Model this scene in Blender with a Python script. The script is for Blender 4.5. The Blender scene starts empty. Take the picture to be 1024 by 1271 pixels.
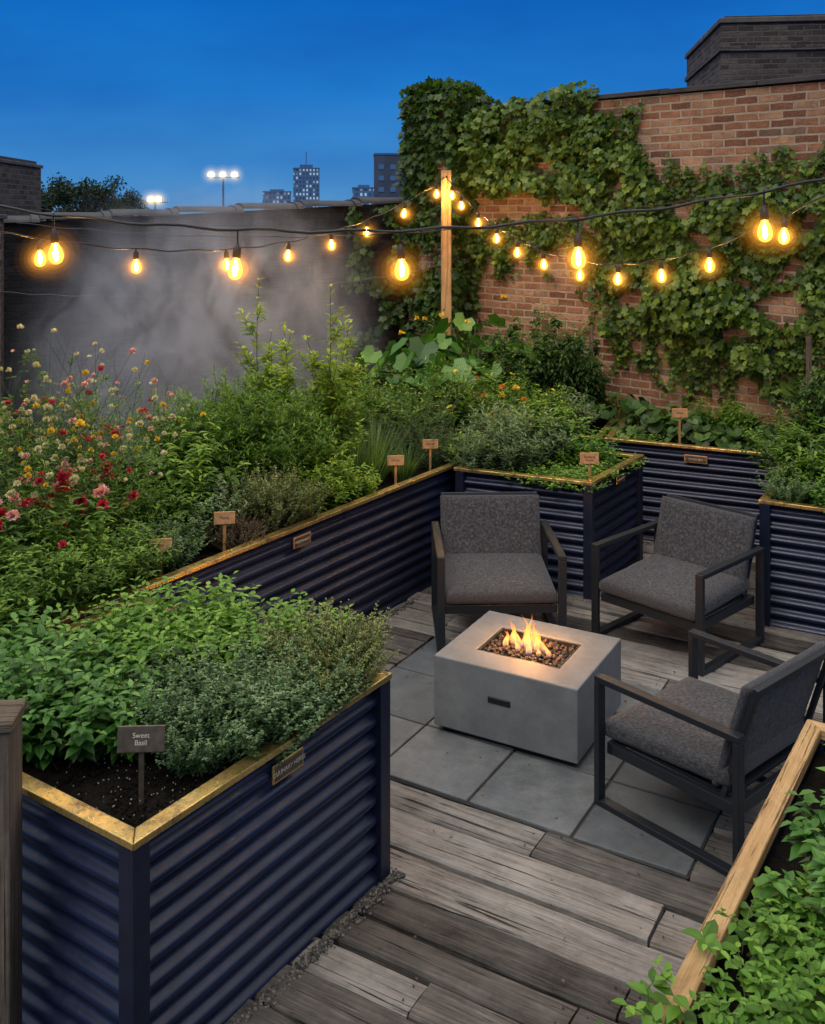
import bpy, math, random, bmesh
import numpy as np
from mathutils import Vector, Matrix, noise as mnoise
random.seed(7); rng=np.random.default_rng(7)
scene=bpy.context.scene
scene.view_settings.view_transform='Standard'
scene.view_settings.look='None'
scene.view_settings.exposure=0
COL=scene.collection

# ------------------------------------------------------------------ camera
cd=bpy.data.cameras.new("camera"); cam=bpy.data.objects.new("camera",cd); COL.objects.link(cam)
cam.location=(0,0,2.5); cam.rotation_euler=(math.radians(90),0,0)
cd.sensor_fit='VERTICAL'; cd.sensor_height=36; cd.sensor_width=29; cd.lens=35.4
cd.shift_y=-0.2915; cd.clip_start=.05; cd.clip_end=6000
scene.camera=cam

# ------------------------------------------------------------------ node helpers
class NT:
    def __init__(s,name):
        s.m=bpy.data.materials.new(name); s.m.use_nodes=True
        s.t=s.m.node_tree; s.t.nodes.clear()
        s.out=s.t.nodes.new('ShaderNodeOutputMaterial')
    def n(s,typ,**kw):
        nd=s.t.nodes.new(typ)
        for k,v in kw.items(): setattr(nd,k,v)
        return nd
    def l(s,a,b): s.t.links.new(a,b)
    def ramp(s,fac,stops):
        r=s.n('ShaderNodeValToRGB'); e=r.color_ramp.elements
        while len(e)<len(stops): e.new(0.5)
        for i,(p,c) in enumerate(stops):
            e[i].position=p
            e[i].color=(c,c,c,1) if isinstance(c,(int,float)) else (*c,1)
        if fac is not None: s.l(fac,r.inputs[0])
        return r.outputs[0]
    def noise(s,vec,scale,detail=4,rough=.55,dist=0):
        nd=s.n('ShaderNodeTexNoise'); nd.inputs['Scale'].default_value=scale
        nd.inputs['Detail'].default_value=detail; nd.inputs['Roughness'].default_value=rough
        nd.inputs['Distortion'].default_value=dist
        if vec is not None: s.l(vec,nd.inputs['Vector'])
        return nd.outputs['Fac']
    def mapping(s,vec,scale=(1,1,1),loc=(0,0,0),rot=(0,0,0)):
        m=s.n('ShaderNodeMapping'); m.inputs['Scale'].default_value=scale; m.inputs['Location'].default_value=loc
        m.inputs['Rotation'].default_value=rot
        s.l(vec,m.inputs['Vector']); return m.outputs[0]
    def mixc(s,fac,a,b,mode='MIX'):
        m=s.n('ShaderNodeMixRGB',blend_type=mode)
        for sock,v in ((m.inputs[0],fac),(m.inputs[1],a),(m.inputs[2],b)):
            if isinstance(v,(int,float)): sock.default_value=v if sock==m.inputs[0] else (v,v,v,1)
            elif isinstance(v,tuple): sock.default_value=(*v,1)
            else: s.l(v,sock)
        return m.outputs[0]
    def math(s,op,a,b=None,c=None):
        m=s.n('ShaderNodeMath',operation=op)
        for i,v in enumerate((a,b,c)):
            if v is None: continue
            if isinstance(v,(int,float)): m.inputs[i].default_value=v
            else: s.l(v,m.inputs[i])
        return m.outputs[0]
    def bsdf(s,color,rough=.6,metal=0,bump=None,bstr=.3,bdist=.01,spec=.5,sheen=0):
        b=s.n('ShaderNodeBsdfPrincipled')
        for sock,v in (('Base Color',color),('Roughness',rough),('Metallic',metal)):
            if isinstance(v,(int,float)): b.inputs[sock].default_value=v
            elif isinstance(v,tuple): b.inputs[sock].default_value=(*v,1)
            else: s.l(v,b.inputs[sock])
        b.inputs['Specular IOR Level'].default_value=spec
        if sheen: b.inputs['Sheen Weight'].default_value=sheen
        if bump is not None:
            bp=s.n('ShaderNodeBump'); bp.inputs['Strength'].default_value=bstr; bp.inputs['Distance'].default_value=bdist
            s.l(bump,bp.inputs['Height']); s.l(bp.outputs[0],b.inputs['Normal'])
        s.l(b.outputs[0],s.out.inputs[0]); return b
    def obj(s): return s.n('ShaderNodeTexCoord').outputs['Object']
    def uv(s): return s.n('ShaderNodeTexCoord').outputs['UV']

# ------------------------------------------------------------------ materials
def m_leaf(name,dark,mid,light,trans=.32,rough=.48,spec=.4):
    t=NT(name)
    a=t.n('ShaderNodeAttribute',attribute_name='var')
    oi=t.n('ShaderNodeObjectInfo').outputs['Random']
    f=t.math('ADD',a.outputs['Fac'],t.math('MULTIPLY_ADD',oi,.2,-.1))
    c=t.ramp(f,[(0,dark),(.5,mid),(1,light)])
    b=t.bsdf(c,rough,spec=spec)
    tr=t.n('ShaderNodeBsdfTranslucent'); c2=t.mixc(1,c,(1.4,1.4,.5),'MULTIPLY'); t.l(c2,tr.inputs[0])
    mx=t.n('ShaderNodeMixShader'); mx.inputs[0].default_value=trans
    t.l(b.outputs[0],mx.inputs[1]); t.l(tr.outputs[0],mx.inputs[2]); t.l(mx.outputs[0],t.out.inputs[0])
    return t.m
def m_simple(name,col,rough=.6,metal=0,nscale=20,amt=.3,bstr=.15,spec=.5):
    t=NT(name); o=t.obj(); nz=t.noise(o,nscale,5)
    c=t.mixc(t.ramp(nz,[(.3,0.0),(.7,1.0)]),tuple(x*(1-amt) for x in col),tuple(min(1,x*(1+amt)) for x in col))
    t.bsdf(c,rough,metal,bump=nz,bstr=bstr,spec=spec); return t.m
def m_emit(name,col,st):
    t=NT(name); e=t.n('ShaderNodeEmission'); e.inputs[0].default_value=(*col,1); e.inputs[1].default_value=st
    t.l(e.outputs[0],t.out.inputs[0]); return t.m

def m_brick(name,stops,mortar,bw=.205,rh=.070,dirt=.4,ms=.010,lime=.3):
    t=NT(name); o=t.obj()
    sp=t.n('ShaderNodeSeparateXYZ'); t.l(o,sp.inputs[0])
    cb=t.n('ShaderNodeCombineXYZ'); t.l(t.math('ADD',sp.outputs[0],sp.outputs[1]),cb.inputs[0]); t.l(sp.outputs[2],cb.inputs[1])
    nd=t.n('ShaderNodeTexNoise'); nd.inputs['Scale'].default_value=9; nd.inputs['Detail'].default_value=4; t.l(cb.outputs[0],nd.inputs['Vector'])
    va=t.n('ShaderNodeVectorMath',operation='MULTIPLY_ADD'); t.l(nd.outputs['Color'],va.inputs[0]); va.inputs[1].default_value=(.026,.022,0); t.l(cb.outputs[0],va.inputs[2])
    bt=t.n('ShaderNodeTexBrick'); t.l(va.outputs[0],bt.inputs['Vector'])
    bt.inputs['Color1'].default_value=(0,0,0,1); bt.inputs['Color2'].default_value=(1,1,1,1); bt.inputs['Mortar'].default_value=(.5,.5,.5,1)
    bt.inputs['Scale'].default_value=1; bt.inputs['Mortar Size'].default_value=ms; bt.inputs['Mortar Smooth'].default_value=.3
    bt.inputs['Brick Width'].default_value=bw; bt.inputs['Row Height'].default_value=rh; bt.offset=.5
    base=t.ramp(bt.outputs['Color'],stops)
    n1=t.noise(o,14,6,.7); n2=t.noise(o,1.1,5,.65); n3=t.noise(o,70,3,.7)
    base=t.mixc(t.ramp(n1,[(.36,0.0),(.72,.7)]),base,tuple(x*.5 for x in stops[0][1]))
    base=t.mixc(t.ramp(n3,[(.45,0.0),(.8,lime)]),base,mortar)
    base=t.mixc(t.ramp(n2,[(.45,0.0),(.72,dirt)]),base,tuple(x*.35 for x in stops[0][1]))
    mo=t.mixc(n1,tuple(x*.45 for x in mortar),mortar); mo=t.mixc(t.ramp(n2,[(.45,0.0),(.72,dirt)]),mo,tuple(x*.3 for x in mortar))
    col=t.mixc(bt.outputs['Fac'],base,mo)
    h=t.math('ADD',t.math('MULTIPLY',t.math('SUBTRACT',1,bt.outputs['Fac']),1.2),t.math('ADD',t.math('MULTIPLY',n1,.9),t.math('MULTIPLY',n3,.4)))
    t.bsdf(col,.9,bump=h,bstr=1,bdist=.020,spec=.2); return t.m

def m_wood(name,dark,mid,light,crack=.9,rough=.8,var=.5,stain=.35):
    t=NT(name); u=t.uv()
    g=t.noise(t.mapping(u,scale=(1.1,26,1)),1.6,8,.68,.7)
    g2=t.noise(t.mapping(u,scale=(4,150,1)),1,4,.6)
    big=t.noise(u,4.0,6,.7)
    f=t.math('ADD',t.math('MULTIPLY',g,.60),t.math('MULTIPLY',g2,.40))
    if var:
        a=t.n('ShaderNodeAttribute',attribute_name='var').outputs['Fac']
        f=t.math('ADD',f,t.math('MULTIPLY_ADD',a,var,-var*.5))
    f=t.math('ADD',f,t.math('MULTIPLY_ADD',big,.6,-.30))
    c=t.ramp(f,[(.22,dark),(.5,mid),(.80,light)])
    ck=t.ramp(t.noise(t.mapping(u,scale=(.55,24,1),loc=(3,5,0)),1.3,7,.62,1.4),[(.345,1.0),(.38,0.0)])
    ck2=t.ramp(t.noise(t.mapping(u,scale=(2.0,70,1),loc=(7,2,0)),1.3,4,.6,.6),[(.32,.8),(.36,0.0)])
    ckk=t.math('MAXIMUM',ck,ck2)
    c=t.mixc(t.math('MULTIPLY',ckk,crack),c,(.010,.009,.008))
    st=t.ramp(t.noise(t.mapping(u,scale=(1,3,1)),1.6,5,.65),[(.46,0.0),(.68,stain)])
    c=t.mixc(st,c,t.mixc(1,c,(.80,.60,.46),'MULTIPLY'))
    dk=t.ramp(t.noise(u,7,6,.75),[(.52,0.0),(.70,.55)])
    c=t.mixc(dk,c,t.mixc(1,c,(.45,.43,.42),'MULTIPLY'))
    h=t.math('SUBTRACT',f,t.math('MULTIPLY',ckk,.9))
    t.bsdf(c,rough,bump=h,bstr=.95,bdist=.012,spec=.25); return t.m

M={}
M['brick']=m_brick('weathered_brick',[(0,(.17,.068,.042)),(.25,(.32,.14,.075)),(.55,(.43,.22,.125)),(.85,(.54,.35,.21)),(1,(.17,.115,.09))],(.56,.48,.37),dirt=.5)
M['brickdark']=m_brick('charcoal_brick',[(0,(.012,.012,.015)),(.5,(.020,.020,.024)),(1,(.034,.034,.038))],(.026,.026,.030),dirt=.5,lime=.1)
M['brickgrey']=m_brick('grey_brick',[(0,(.05,.035,.03)),(.5,(.10,.075,.065)),(1,(.16,.13,.11))],(.17,.16,.15))
M['deck']=m_wood('weathered_deck_wood',(.030,.027,.025),(.118,.110,.101),(.30,.285,.265))
M['post']=m_wood('old_post_wood',(.04,.03,.02),(.12,.095,.07),(.22,.18,.14),var=0)
M['pine']=m_wood('pine_wood',(.26,.15,.06),(.50,.32,.15),(.66,.46,.25),crack=.2,var=0)
t=NT('aged_brass'); o=t.obj(); n=t.noise(o,9,8,.75); n2=t.noise(o,45,5,.75)
pt=t.ramp(n,[(.40,1.0),(.53,0.0)])
c=t.mixc(pt,(.80,.57,.19),(.22,.145,.065)); c=t.mixc(t.ramp(n2,[(.52,0.0),(.72,.65)]),c,(.15,.11,.06))
t.bsdf(c,t.ramp(n2,[(.3,.20),(.7,.48)]),t.math('SUBTRACT',.95,t.math('MULTIPLY',pt,.35)),bump=n2,bstr=.18,bdist=.004); M['brass']=t.m
t=NT('navy_corrugated_steel'); o=t.obj(); n=t.noise(o,2.5,6,.65); n2=t.noise(t.mapping(o,scale=(1,1,.15)),18,5,.7)
c=t.ramp(n,[(.3,(.005,.009,.028)),(.7,(.011,.019,.056))]); c=t.mixc(t.ramp(n2,[(.55,0.0),(.8,.3)]),c,(.04,.036,.045))
t.bsdf(c,t.ramp(n2,[(.3,.26),(.75,.46)]),.25,bump=n2,bstr=.05,bdist=.004,spec=.55); M['navy']=t.m
M['navypost']=m_simple('navy_post_paint',(.008,.012,.030),.42,.1,12,.25,.05)
M['frame']=m_simple('charcoal_powder_coat',(.019,.023,.029),.40,.3,120,.15,.06)
t=NT('potting_soil'); o=t.obj(); n=t.noise(o,26,8,.75); n2=t.noise(o,120,3,.8)
c=t.ramp(n,[(.3,(.006,.005,.004)),(.7,(.020,.016,.013))]); c=t.mixc(t.ramp(n2,[(.66,0.0),(.72,.7)]),c,(.22,.2,.18))
t.bsdf(c,.95,bump=n,bstr=1,bdist=.03,spec=.1); M['soil']=t.m
t=NT('concrete'); o=t.obj(); n=t.noise(o,5,7,.65); n2=t.noise(o,60,4,.7)
c=t.ramp(n,[(.3,(.115,.125,.132)),(.7,(.185,.197,.205))]); c=t.mixc(t.ramp(n2,[(.52,0.0),(.78,.4)]),c,(.08,.086,.09))
c=t.mixc(t.ramp(t.noise(o,2.2,6,.72),[(.50,0.0),(.68,.5)]),c,(.088,.094,.096))
t.bsdf(c,.65,bump=n2,bstr=.22,bdist=.004,spec=.35); M['concrete']=t.m
t=NT('slate_paver'); o=t.obj(); a=t.n('ShaderNodeAttribute',attribute_name='var').outputs['Fac']; n=t.noise(o,4,8,.7); n2=t.noise(o,45,5,.7)
f=t.math('ADD',n,t.math('MULTIPLY_ADD',a,.35,-.18))
c=t.ramp(f,[(.25,(.060,.069,.077)),(.5,(.100,.112,.122)),(.8,(.17,.18,.186))]); c=t.mixc(t.ramp(n2,[(.52,0.0),(.8,.5)]),c,(.046,.052,.056))
c=t.mixc(t.ramp(t.noise(o,2.6,7,.78),[(.50,0.0),(.68,.6)]),c,(.055,.054,.048))
t.bsdf(c,t.ramp(n,[(.3,.4),(.7,.7)]),bump=t.math('ADD',n,t.math('MULTIPLY',n2,.4)),bstr=.55,bdist=.014); M['paver']=t.m
t=NT('heather_fabric'); u=t.obj()
wv=t.noise(t.mapping(u,scale=(60,60,900)),1,2,.6); wh=t.noise(t.mapping(u,scale=(900,60,60)),1,2,.6); n3=t.noise(u,420,2)
f=t.math('ADD',t.math('MULTIPLY',wv,.5),t.math('MULTIPLY',wh,.5))
c=t.ramp(f,[(.36,(.018,.020,.024)),(.5,(.048,.050,.056)),(.64,(.105,.107,.114))])
t.bsdf(c,.95,bump=t.math('ADD',f,n3),bstr=.35,bdist=.002,spec=.15,sheen=.10); M['fabric']=t.m
t=NT('gravel_stone'); a=t.n('ShaderNodeAttribute',attribute_name='var').outputs['Fac']
c=t.ramp(a,[(0,(.03,.027,.024)),(.5,(.09,.082,.074)),(1,(.22,.2,.18))]); t.bsdf(c,.85); M['gravel']=t.m
t=NT('lava_rock'); a=t.n('ShaderNodeAttribute',attribute_name='var').outputs['Fac']
c=t.ramp(a,[(0,(.008,.007,.007)),(.6,(.035,.024,.02)),(1,(.10,.06,.045))]); t.bsdf(c,.5,bump=t.noise(t.obj(),150,3),bstr=.8); M['lava']=t.m
M['coping']=m_simple('dark_coping_tile',(.035,.034,.038),.75,0,6,.5,.3)
M['coping2']=m_simple('weathered_flashing',(.09,.075,.065),.7,0,5,.5,.4)
M['ground']=m_simple('dark_ground',(.02,.018,.016),.95,0,3,.4,.3)
M['cable']=m_simple('black_cable',(.008,.008,.009),.5,0,50,.2,.05)
M['bronze']=m_simple('bronze_tag',(.13,.105,.075),.45,.6,30,.35,.1)
M['copper']=m_simple('copper_tag',(.50,.27,.11),.45,.45,30,.3,.1)
M['engrave']=m_simple('engraved_letter',(.60,.52,.40),.5,.2,60,.2,.02)
M['engraved']=m_simple('dark_letter',(.05,.035,.02),.6,.2,60,.2,.02)
M['stem']=m_leaf('green_stem',(.03,.05,.015),(.07,.11,.03),(.14,.18,.06),.1)
M['wstem']=m_simple('woody_stem',(.09,.065,.04),.8,0,40,.4,.3)
M['mint']=m_leaf('mint_leaf',(.028,.085,.010),(.115,.26,.026),(.28,.47,.07))
M['basil']=m_leaf('basil_leaf',(.018,.07,.012),(.065,.19,.028),(.19,.38,.07),rough=.40,spec=.5)
M['oregano']=m_leaf('oregano_leaf',(.03,.07,.028),(.12,.215,.09),(.31,.43,.20))
M['thyme']=m_leaf('thyme_leaf',(.04,.065,.02),(.15,.20,.06),(.35,.41,.14))
M['sage']=m_leaf('sage_leaf',(.05,.09,.045),(.18,.26,.14),(.37,.46,.27),rough=.7)
M['bush']=m_leaf('shrub_leaf',(.022,.062,.008),(.11,.225,.022),(.31,.47,.06))
M['lime']=m_leaf('lime_leaf',(.06,.12,.010),(.21,.34,.03),(.45,.57,.08))
M['darkf']=m_leaf('dark_leaf',(.014,.040,.010),(.052,.12,.024),(.15,.25,.05))
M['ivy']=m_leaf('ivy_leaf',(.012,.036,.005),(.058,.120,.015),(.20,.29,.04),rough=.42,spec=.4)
M['blade']=m_leaf('blade_leaf',(.02,.06,.02),(.10,.19,.05),(.24,.36,.11))
M['tree']=m_leaf('tree_leaf',(.006,.016,.008),(.014,.03,.013),(.03,.055,.022))
M['fpink']=m_leaf('pink_petal',(.55,.18,.20),(.75,.40,.38),(.88,.64,.60),.25)
M['fred']=m_leaf('red_petal',(.32,.008,.03),(.56,.03,.07),(.70,.12,.16),.2)
M['fwhite']=m_leaf('cream_petal',(.48,.42,.22),(.68,.62,.40),(.82,.80,.62),.25)
M['fyellow']=m_leaf('yellow_petal',(.60,.35,.02),(.78,.55,.04),(.85,.68,.10),.25)
M['forange']=m_leaf('orange_petal',(.60,.12,.01),(.75,.20,.02),(.80,.32,.04),.25)
M['fpurple']=m_leaf('magenta_petal',(.35,.01,.16),(.52,.03,.24),(.62,.12,.36),.25)
M['brownth']=m_leaf('bronze_thyme_leaf',(.05,.035,.025),(.14,.11,.055),(.24,.20,.10))

# ------------------------------------------------------------------ mesh builder
class MB:
    def __init__(s): s.V=[];s.L=[];s.T=[];s.I=[];s.A=[];s.n=0;s.U=[]
    def raw(s,verts,faces,mi=0,var=.5,uv=None):
        verts=np.asarray(verts,float).reshape(-1,3)
        s.V.append(verts); fl=[i+s.n for f in faces for i in f]
        s.L.append(np.array(fl,int)); s.T.append(np.array([len(f) for f in faces],int))
        s.I.append(np.full(len(faces),mi,int)); s.A.append(np.full(len(verts),var,float) if np.isscalar(var) else np.asarray(var,float))
        if uv is not None: s.U.append(np.asarray(uv,float))
        s.n+=len(verts)
    def leaves(s,P,D,UP,Ln,Wd,T,mi=0,var=.5,curl=0.):
        tv,tf=T; P=np.asarray(P,float).reshape(-1,3); N=len(P)
        if N==0: return
        D=np.broadcast_to(np.asarray(D,float),(N,3)); UP=np.broadcast_to(np.asarray(UP,float),(N,3))
        D=D/(np.linalg.norm(D,axis=1,keepdims=True)+1e-9)
        S=np.cross(D,UP); nn=np.linalg.norm(S,axis=1,keepdims=True); S=np.where(nn<1e-4,np.array([[1.,0,0]]),S/(nn+1e-9)); Nn=np.cross(S,D)
        Ln=np.broadcast_to(np.asarray(Ln,float),(N,)); Wd=np.broadcast_to(np.asarray(Wd,float),(N,)); curl=np.broadcast_to(np.asarray(curl,float),(N,))
        tx,ty,tz=tv[:,0],tv[:,1],tv[:,2]
        v=(P[:,None,:]+S[:,None,:]*(Wd[:,None]*tx[None])[:,:,None]+D[:,None,:]*(Ln[:,None]*ty[None])[:,:,None]
           +Nn[:,None,:]*(Ln[:,None]*tz[None]-(Ln*curl)[:,None]*(ty**2)[None])[:,:,None])
        K=len(tv); s.V.append(v.reshape(-1,3))
        fl=np.array([i for f in tf for i in f]); tt=np.array([len(f) for f in tf])
        s.L.append((fl[None,:]+(np.arange(N)*K+s.n)[:,None]).ravel()); s.T.append(np.tile(tt,N))
        s.I.append(np.full(len(tf)*N,mi,int))
        s.A.append(np.repeat(np.broadcast_to(np.asarray(var,float),(N,)),K)); s.n+=N*K
    def tube(s,pts,r0,r1,mi=0,var=.4,sides=4):
        pts=np.asarray(pts,float); m=len(pts); t=np.linspace(0,1,m); r=r0+(r1-r0)*t
        tg=np.gradient(pts,axis=0); tg/=np.linalg.norm(tg,axis=1,keepdims=True)+1e-9
        ref=np.array([1.,0,0]) if abs(tg.mean(0)[0])<.7 else np.array([0,0,1.])
        a=np.cross(tg,ref); a/=np.linalg.norm(a,axis=1,keepdims=True)+1e-9; b=np.cross(tg,a)
        th=np.arange(sides)*2*math.pi/sides
        v=pts[:,None,:]+r[:,None,None]*(np.cos(th)[None,:,None]*a[:,None,:]+np.sin(th)[None,:,None]*b[:,None,:])
        fs=[]
        for i in range(m-1):
            for j in range(sides):
                k=(j+1)%sides; fs.append((i*sides+j,i*sides+k,(i+1)*sides+k,(i+1)*sides+j))
        s.raw(v.reshape(-1,3),fs,mi,var)
    def mesh(s,name,mats,smooth=False):
        me=bpy.data.meshes.new(name)
        V=np.concatenate(s.V); L=np.concatenate(s.L); T=np.concatenate(s.T); I=np.concatenate(s.I); A=np.concatenate(s.A)
        me.vertices.add(len(V)); me.vertices.foreach_set('co',V.ravel().astype(np.float32))
        me.loops.add(len(L)); me.loops.foreach_set('vertex_index',L.astype(np.int32))
        me.polygons.add(len(T)); me.polygons.foreach_set('loop_start',np.concatenate([[0],np.cumsum(T)[:-1]]).astype(np.int32))
        me.polygons.foreach_set('loop_total',T.astype(np.int32)); me.polygons.foreach_set('material_index',I.astype(np.int32))
        me.polygons.foreach_set('use_smooth',np.full(len(T),smooth))
        at=me.attributes.new('var','FLOAT','POINT'); at.data.foreach_set('value',A.astype(np.float32))
        if s.U:
            U=np.concatenate(s.U)[L]; ul=me.uv_layers.new(name='UVMap'); ul.data.foreach_set('uv',U.ravel().astype(np.float32))
        me.update(calc_edges=True)
        for m in mats: me.materials.append(m)
        return me
def obj(name,me,parent=None,loc=(0,0,0),rot=(0,0,0),sc=(1,1,1)):
    o=bpy.data.objects.new(name,me); COL.objects.link(o); o.location=loc; o.rotation_euler=rot; o.scale=sc
    if parent: o.parent=parent
    return o
def empty(name,loc=(0,0,0),rz=0):
    e=bpy.data.objects.new(name,None); COL.objects.link(e); e.location=loc; e.rotation_euler=(0,0,rz); e.empty_display_size=.1; return e
CUBEF=[(0,3,2,1),(4,5,6,7),(0,1,5,4),(1,2,6,5),(2,3,7,6),(3,0,4,7)]
def box(name,size,loc,mat,parent=None,rot=(0,0,0),bevel=.004,seg=2):
    x,y,z=[q/2 for q in size]
    V=[(-x,-y,-z),(x,-y,-z),(x,y,-z),(-x,y,-z),(-x,-y,z),(x,-y,z),(x,y,z),(-x,y,z)]
    me=bpy.data.meshes.new(name); me.from_pydata(V,[],CUBEF); me.materials.append(mat)
    ul=me.uv_layers.new(name='UVMap'); la=[0,1,2]; la.sort(key=lambda i:-size[i]); off=random.random()*20
    for p in me.polygons:
        nax=max(range(3),key=lambda i:abs(p.normal[i])); ax=[i for i in la if i!=nax]
        for li in p.loop_indices:
            co=me.vertices[me.loops[li].vertex_index].co; ul.data[li].uv=(co[ax[0]]+off,co[ax[1]]+off*.37)
    o=obj(name,me,parent,loc,rot)
    if bevel:
        b=o.modifiers.new('bevel','BEVEL'); b.width=bevel; b.segments=seg; b.limit_method='ANGLE'
    return o

# leaf templates (x side, y along, z up)
T_OV=(np.array([(0,0,0),(-.42,.32,.05),(0,.35,-.05),(.42,.32,.05),(-.36,.66,.04),(0,.68,-.05),(.36,.66,.04),(0,1,-.02)]),
      [(0,2,1),(0,3,2),(1,2,5,4),(2,3,6,5),(4,5,7),(5,6,7)])
T_LN=(np.array([(0,0,0),(-.5,.4,.05),(0,.4,0),(.5,.4,.05),(0,1,0)]),[(0,2,1),(0,3,2),(1,2,4),(2,3,4)])
T_SM=(np.array([(0,0,0),(-.5,.5,.08),(0,1,0),(.5,.5,.08)]),[(0,2,1),(0,3,2)])
bl=[]; fb=[]
for i in range(7):
    w=.5*(1-(i/6)**2)+.02; bl+=[(-w,i/6,0),(w,i/6,0)]
    if i<6: fb.append((2*i,2*i+1,2*i+3,2*i+2))
T_BL=(np.array(bl),fb)
def lobed(radii,z=.08):
    v=[(0,.35,-.04)]; n=len(radii)
    for i,(ang,r) in enumerate(radii):
        a=math.radians(ang); v.append((r*math.sin(a)*.5*1.15,.35+r*math.cos(a)*.62,z*(r-.4)))
    return (np.array(v),[(0,1+(i+1)%n,1+i) for i in range(n)])
T_IVY=lobed([(0,1.05),(28,.62),(62,.95),(95,.6),(130,.75),(165,.45),(195,.45),(230,.75),(265,.6),(298,.95),(332,.62)])
T_BIG=lobed([(0,1.0),(20,.80),(35,.88),(60,1.0),(85,.78),(110,.98),(150,.85),(172,.4),(188,.4),(210,.85),(250,.98),(275,.78),(300,1.0),(325,.88),(340,.80)],.25)
g=(1+5**.5)/2
ico=np.array([(-1,g,0),(1,g,0),(-1,-g,0),(1,-g,0),(0,-1,g),(0,1,g),(0,-1,-g),(0,1,-g),(g,0,-1),(g,0,1),(-g,0,-1),(-g,0,1)])/1.9/2
T_ICO=(ico,[(0,11,5),(0,5,1),(0,1,7),(0,7,10),(0,10,11),(1,5,9),(5,11,4),(11,10,2),(10,7,6),(7,1,8),(3,9,4),(3,4,2),(3,2,6),(3,6,8),(3,8,9),(4,9,5),(2,4,11),(6,2,10),(8,6,7),(9,8,1)])

def rdir(n,zmin=-1,zmax=1):
    z=rng.uniform(zmin,zmax,n); a=rng.uniform(0,2*math.pi,n); r=np.sqrt(np.maximum(0,1-z*z)); return np.stack([r*np.cos(a),r*np.sin(a),z],1)

def flower(mb,p,size,mi,n=22,flat=False):
    if flat:
        a=np.arange(n)*2*math.pi/n+rng.uniform(0,1); d=np.stack([np.cos(a),np.sin(a),np.full(n,.3)],1)
        tilt=rng.normal(0,.35,2); d[:,2]+=d[:,0]*tilt[0]+d[:,1]*tilt[1]
        mb.leaves(np.tile(p,(n,1)),d,(0,0,1),size,size*.5,T_OV,mi,rng.uniform(.2,1,n))
    else:
        d=rdir(n,-.4,1); mb.leaves(np.tile(p,(n,1)),d,rdir(n),size,size*.75,T_SM,mi,rng.uniform(0,1,n))

def herb(name,mats,nst=40,H=.25,R=.16,br=.06,LL=.04,LW=.025,nodes=8,start=.25,ang=.4,T=T_OV,curl=.25,dome=.35,sr=.0016,
         whorl=2,fl=None,flp=0,fls=.02,fln=20,flat=False,wav=.02,taper=.5,jit=.3,vb=.15,vt=.5,branch=0,bl=.12,bare=0.):
    """mats: [stem, leaf, flower...]"""
    mb=MB()
    for i in range(nst):
        a=rng.uniform(0,2*math.pi); rho=math.sqrt(rng.uniform()); base=np.array([math.cos(a)*br*rho,math.sin(a)*br*rho,0])
        a2=a+rng.normal(0,.5); out=np.array([math.cos(a2),math.sin(a2),0])*R*rho
        h=H*rng.uniform(.66,1.08)*(1-dome*rho**2)
        m=7; t=np.linspace(0,1,m); w=rng.normal(0,wav,(2,)); 
        path=base+out*(t**1.25)[:,None]+np.array([0,0,1])*(h*t)[:,None]
        path[:,0]+=np.sin(t*3)*w[0]; path[:,1]+=np.sin(t*3)*w[1]
        segs=[(path,start,nodes,1.)]
        for b in range(branch):
            t0=rng.uniform(.35,.85); k=t0*(m-1); i0=int(k); p0=path[i0]+(path[min(i0+1,m-1)]-path[i0])*(k-i0)
            ab=rng.uniform(0,2*math.pi); l=bl*rng.uniform(.5,1.2)*(1.25-t0); tt=np.linspace(0,1,4)
            bp=p0+np.array([math.cos(ab)*.75,math.sin(ab)*.75,0])*(l*tt)[:,None]+np.array([0,0,1])*(l*(.45*tt+.5*tt**2))[:,None]
            segs.append((bp,.25,max(2,nodes//2),.8))
        for (pp,st,nd,scl) in segs:
            mb.tube(pp,sr*scl,sr*.5*scl,0,.3+.4*rng.uniform(),3)
            tn=np.linspace(st,1-bare,nd)+rng.normal(0,.02,nd); tn=np.clip(tn,0,1)
            mm=len(pp)-1; k=tn*mm; i0=np.minimum(k.astype(int),mm-1); fr=(k-i0)[:,None]
            pn=pp[i0]*(1-fr)+pp[i0+1]*fr; tg=pp[i0+1]-pp[i0]; tg/=np.linalg.norm(tg,axis=1,keepdims=True)+1e-9
            phi0=rng.uniform(0,6.28)
            for w_ in range(whorl):
                phi=phi0+np.arange(nd)*(math.pi/2 if whorl==2 else 2.4)+w_*2*math.pi/whorl+rng.normal(0,jit,nd)
                an=ang+rng.normal(0,.22,nd)+tn*.35
                hd=np.stack([np.cos(phi),np.sin(phi),np.zeros(nd)],1)
                d=hd*np.cos(an)[:,None]+tg*np.sin(an)[:,None]
                sc=(1-taper*tn**3)*rng.uniform(.7,1.15,nd)*scl
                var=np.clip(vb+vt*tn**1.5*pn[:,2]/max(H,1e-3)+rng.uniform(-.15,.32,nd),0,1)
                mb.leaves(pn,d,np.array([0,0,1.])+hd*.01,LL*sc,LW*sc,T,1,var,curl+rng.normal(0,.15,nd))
            if fl is not None and rng.uniform()<flp:
                flower(mb,pp[-1],fls*rng.uniform(.6,1.2),rng.choice(fl),fln,flat)
    return mb.mesh(name,mats)

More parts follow.
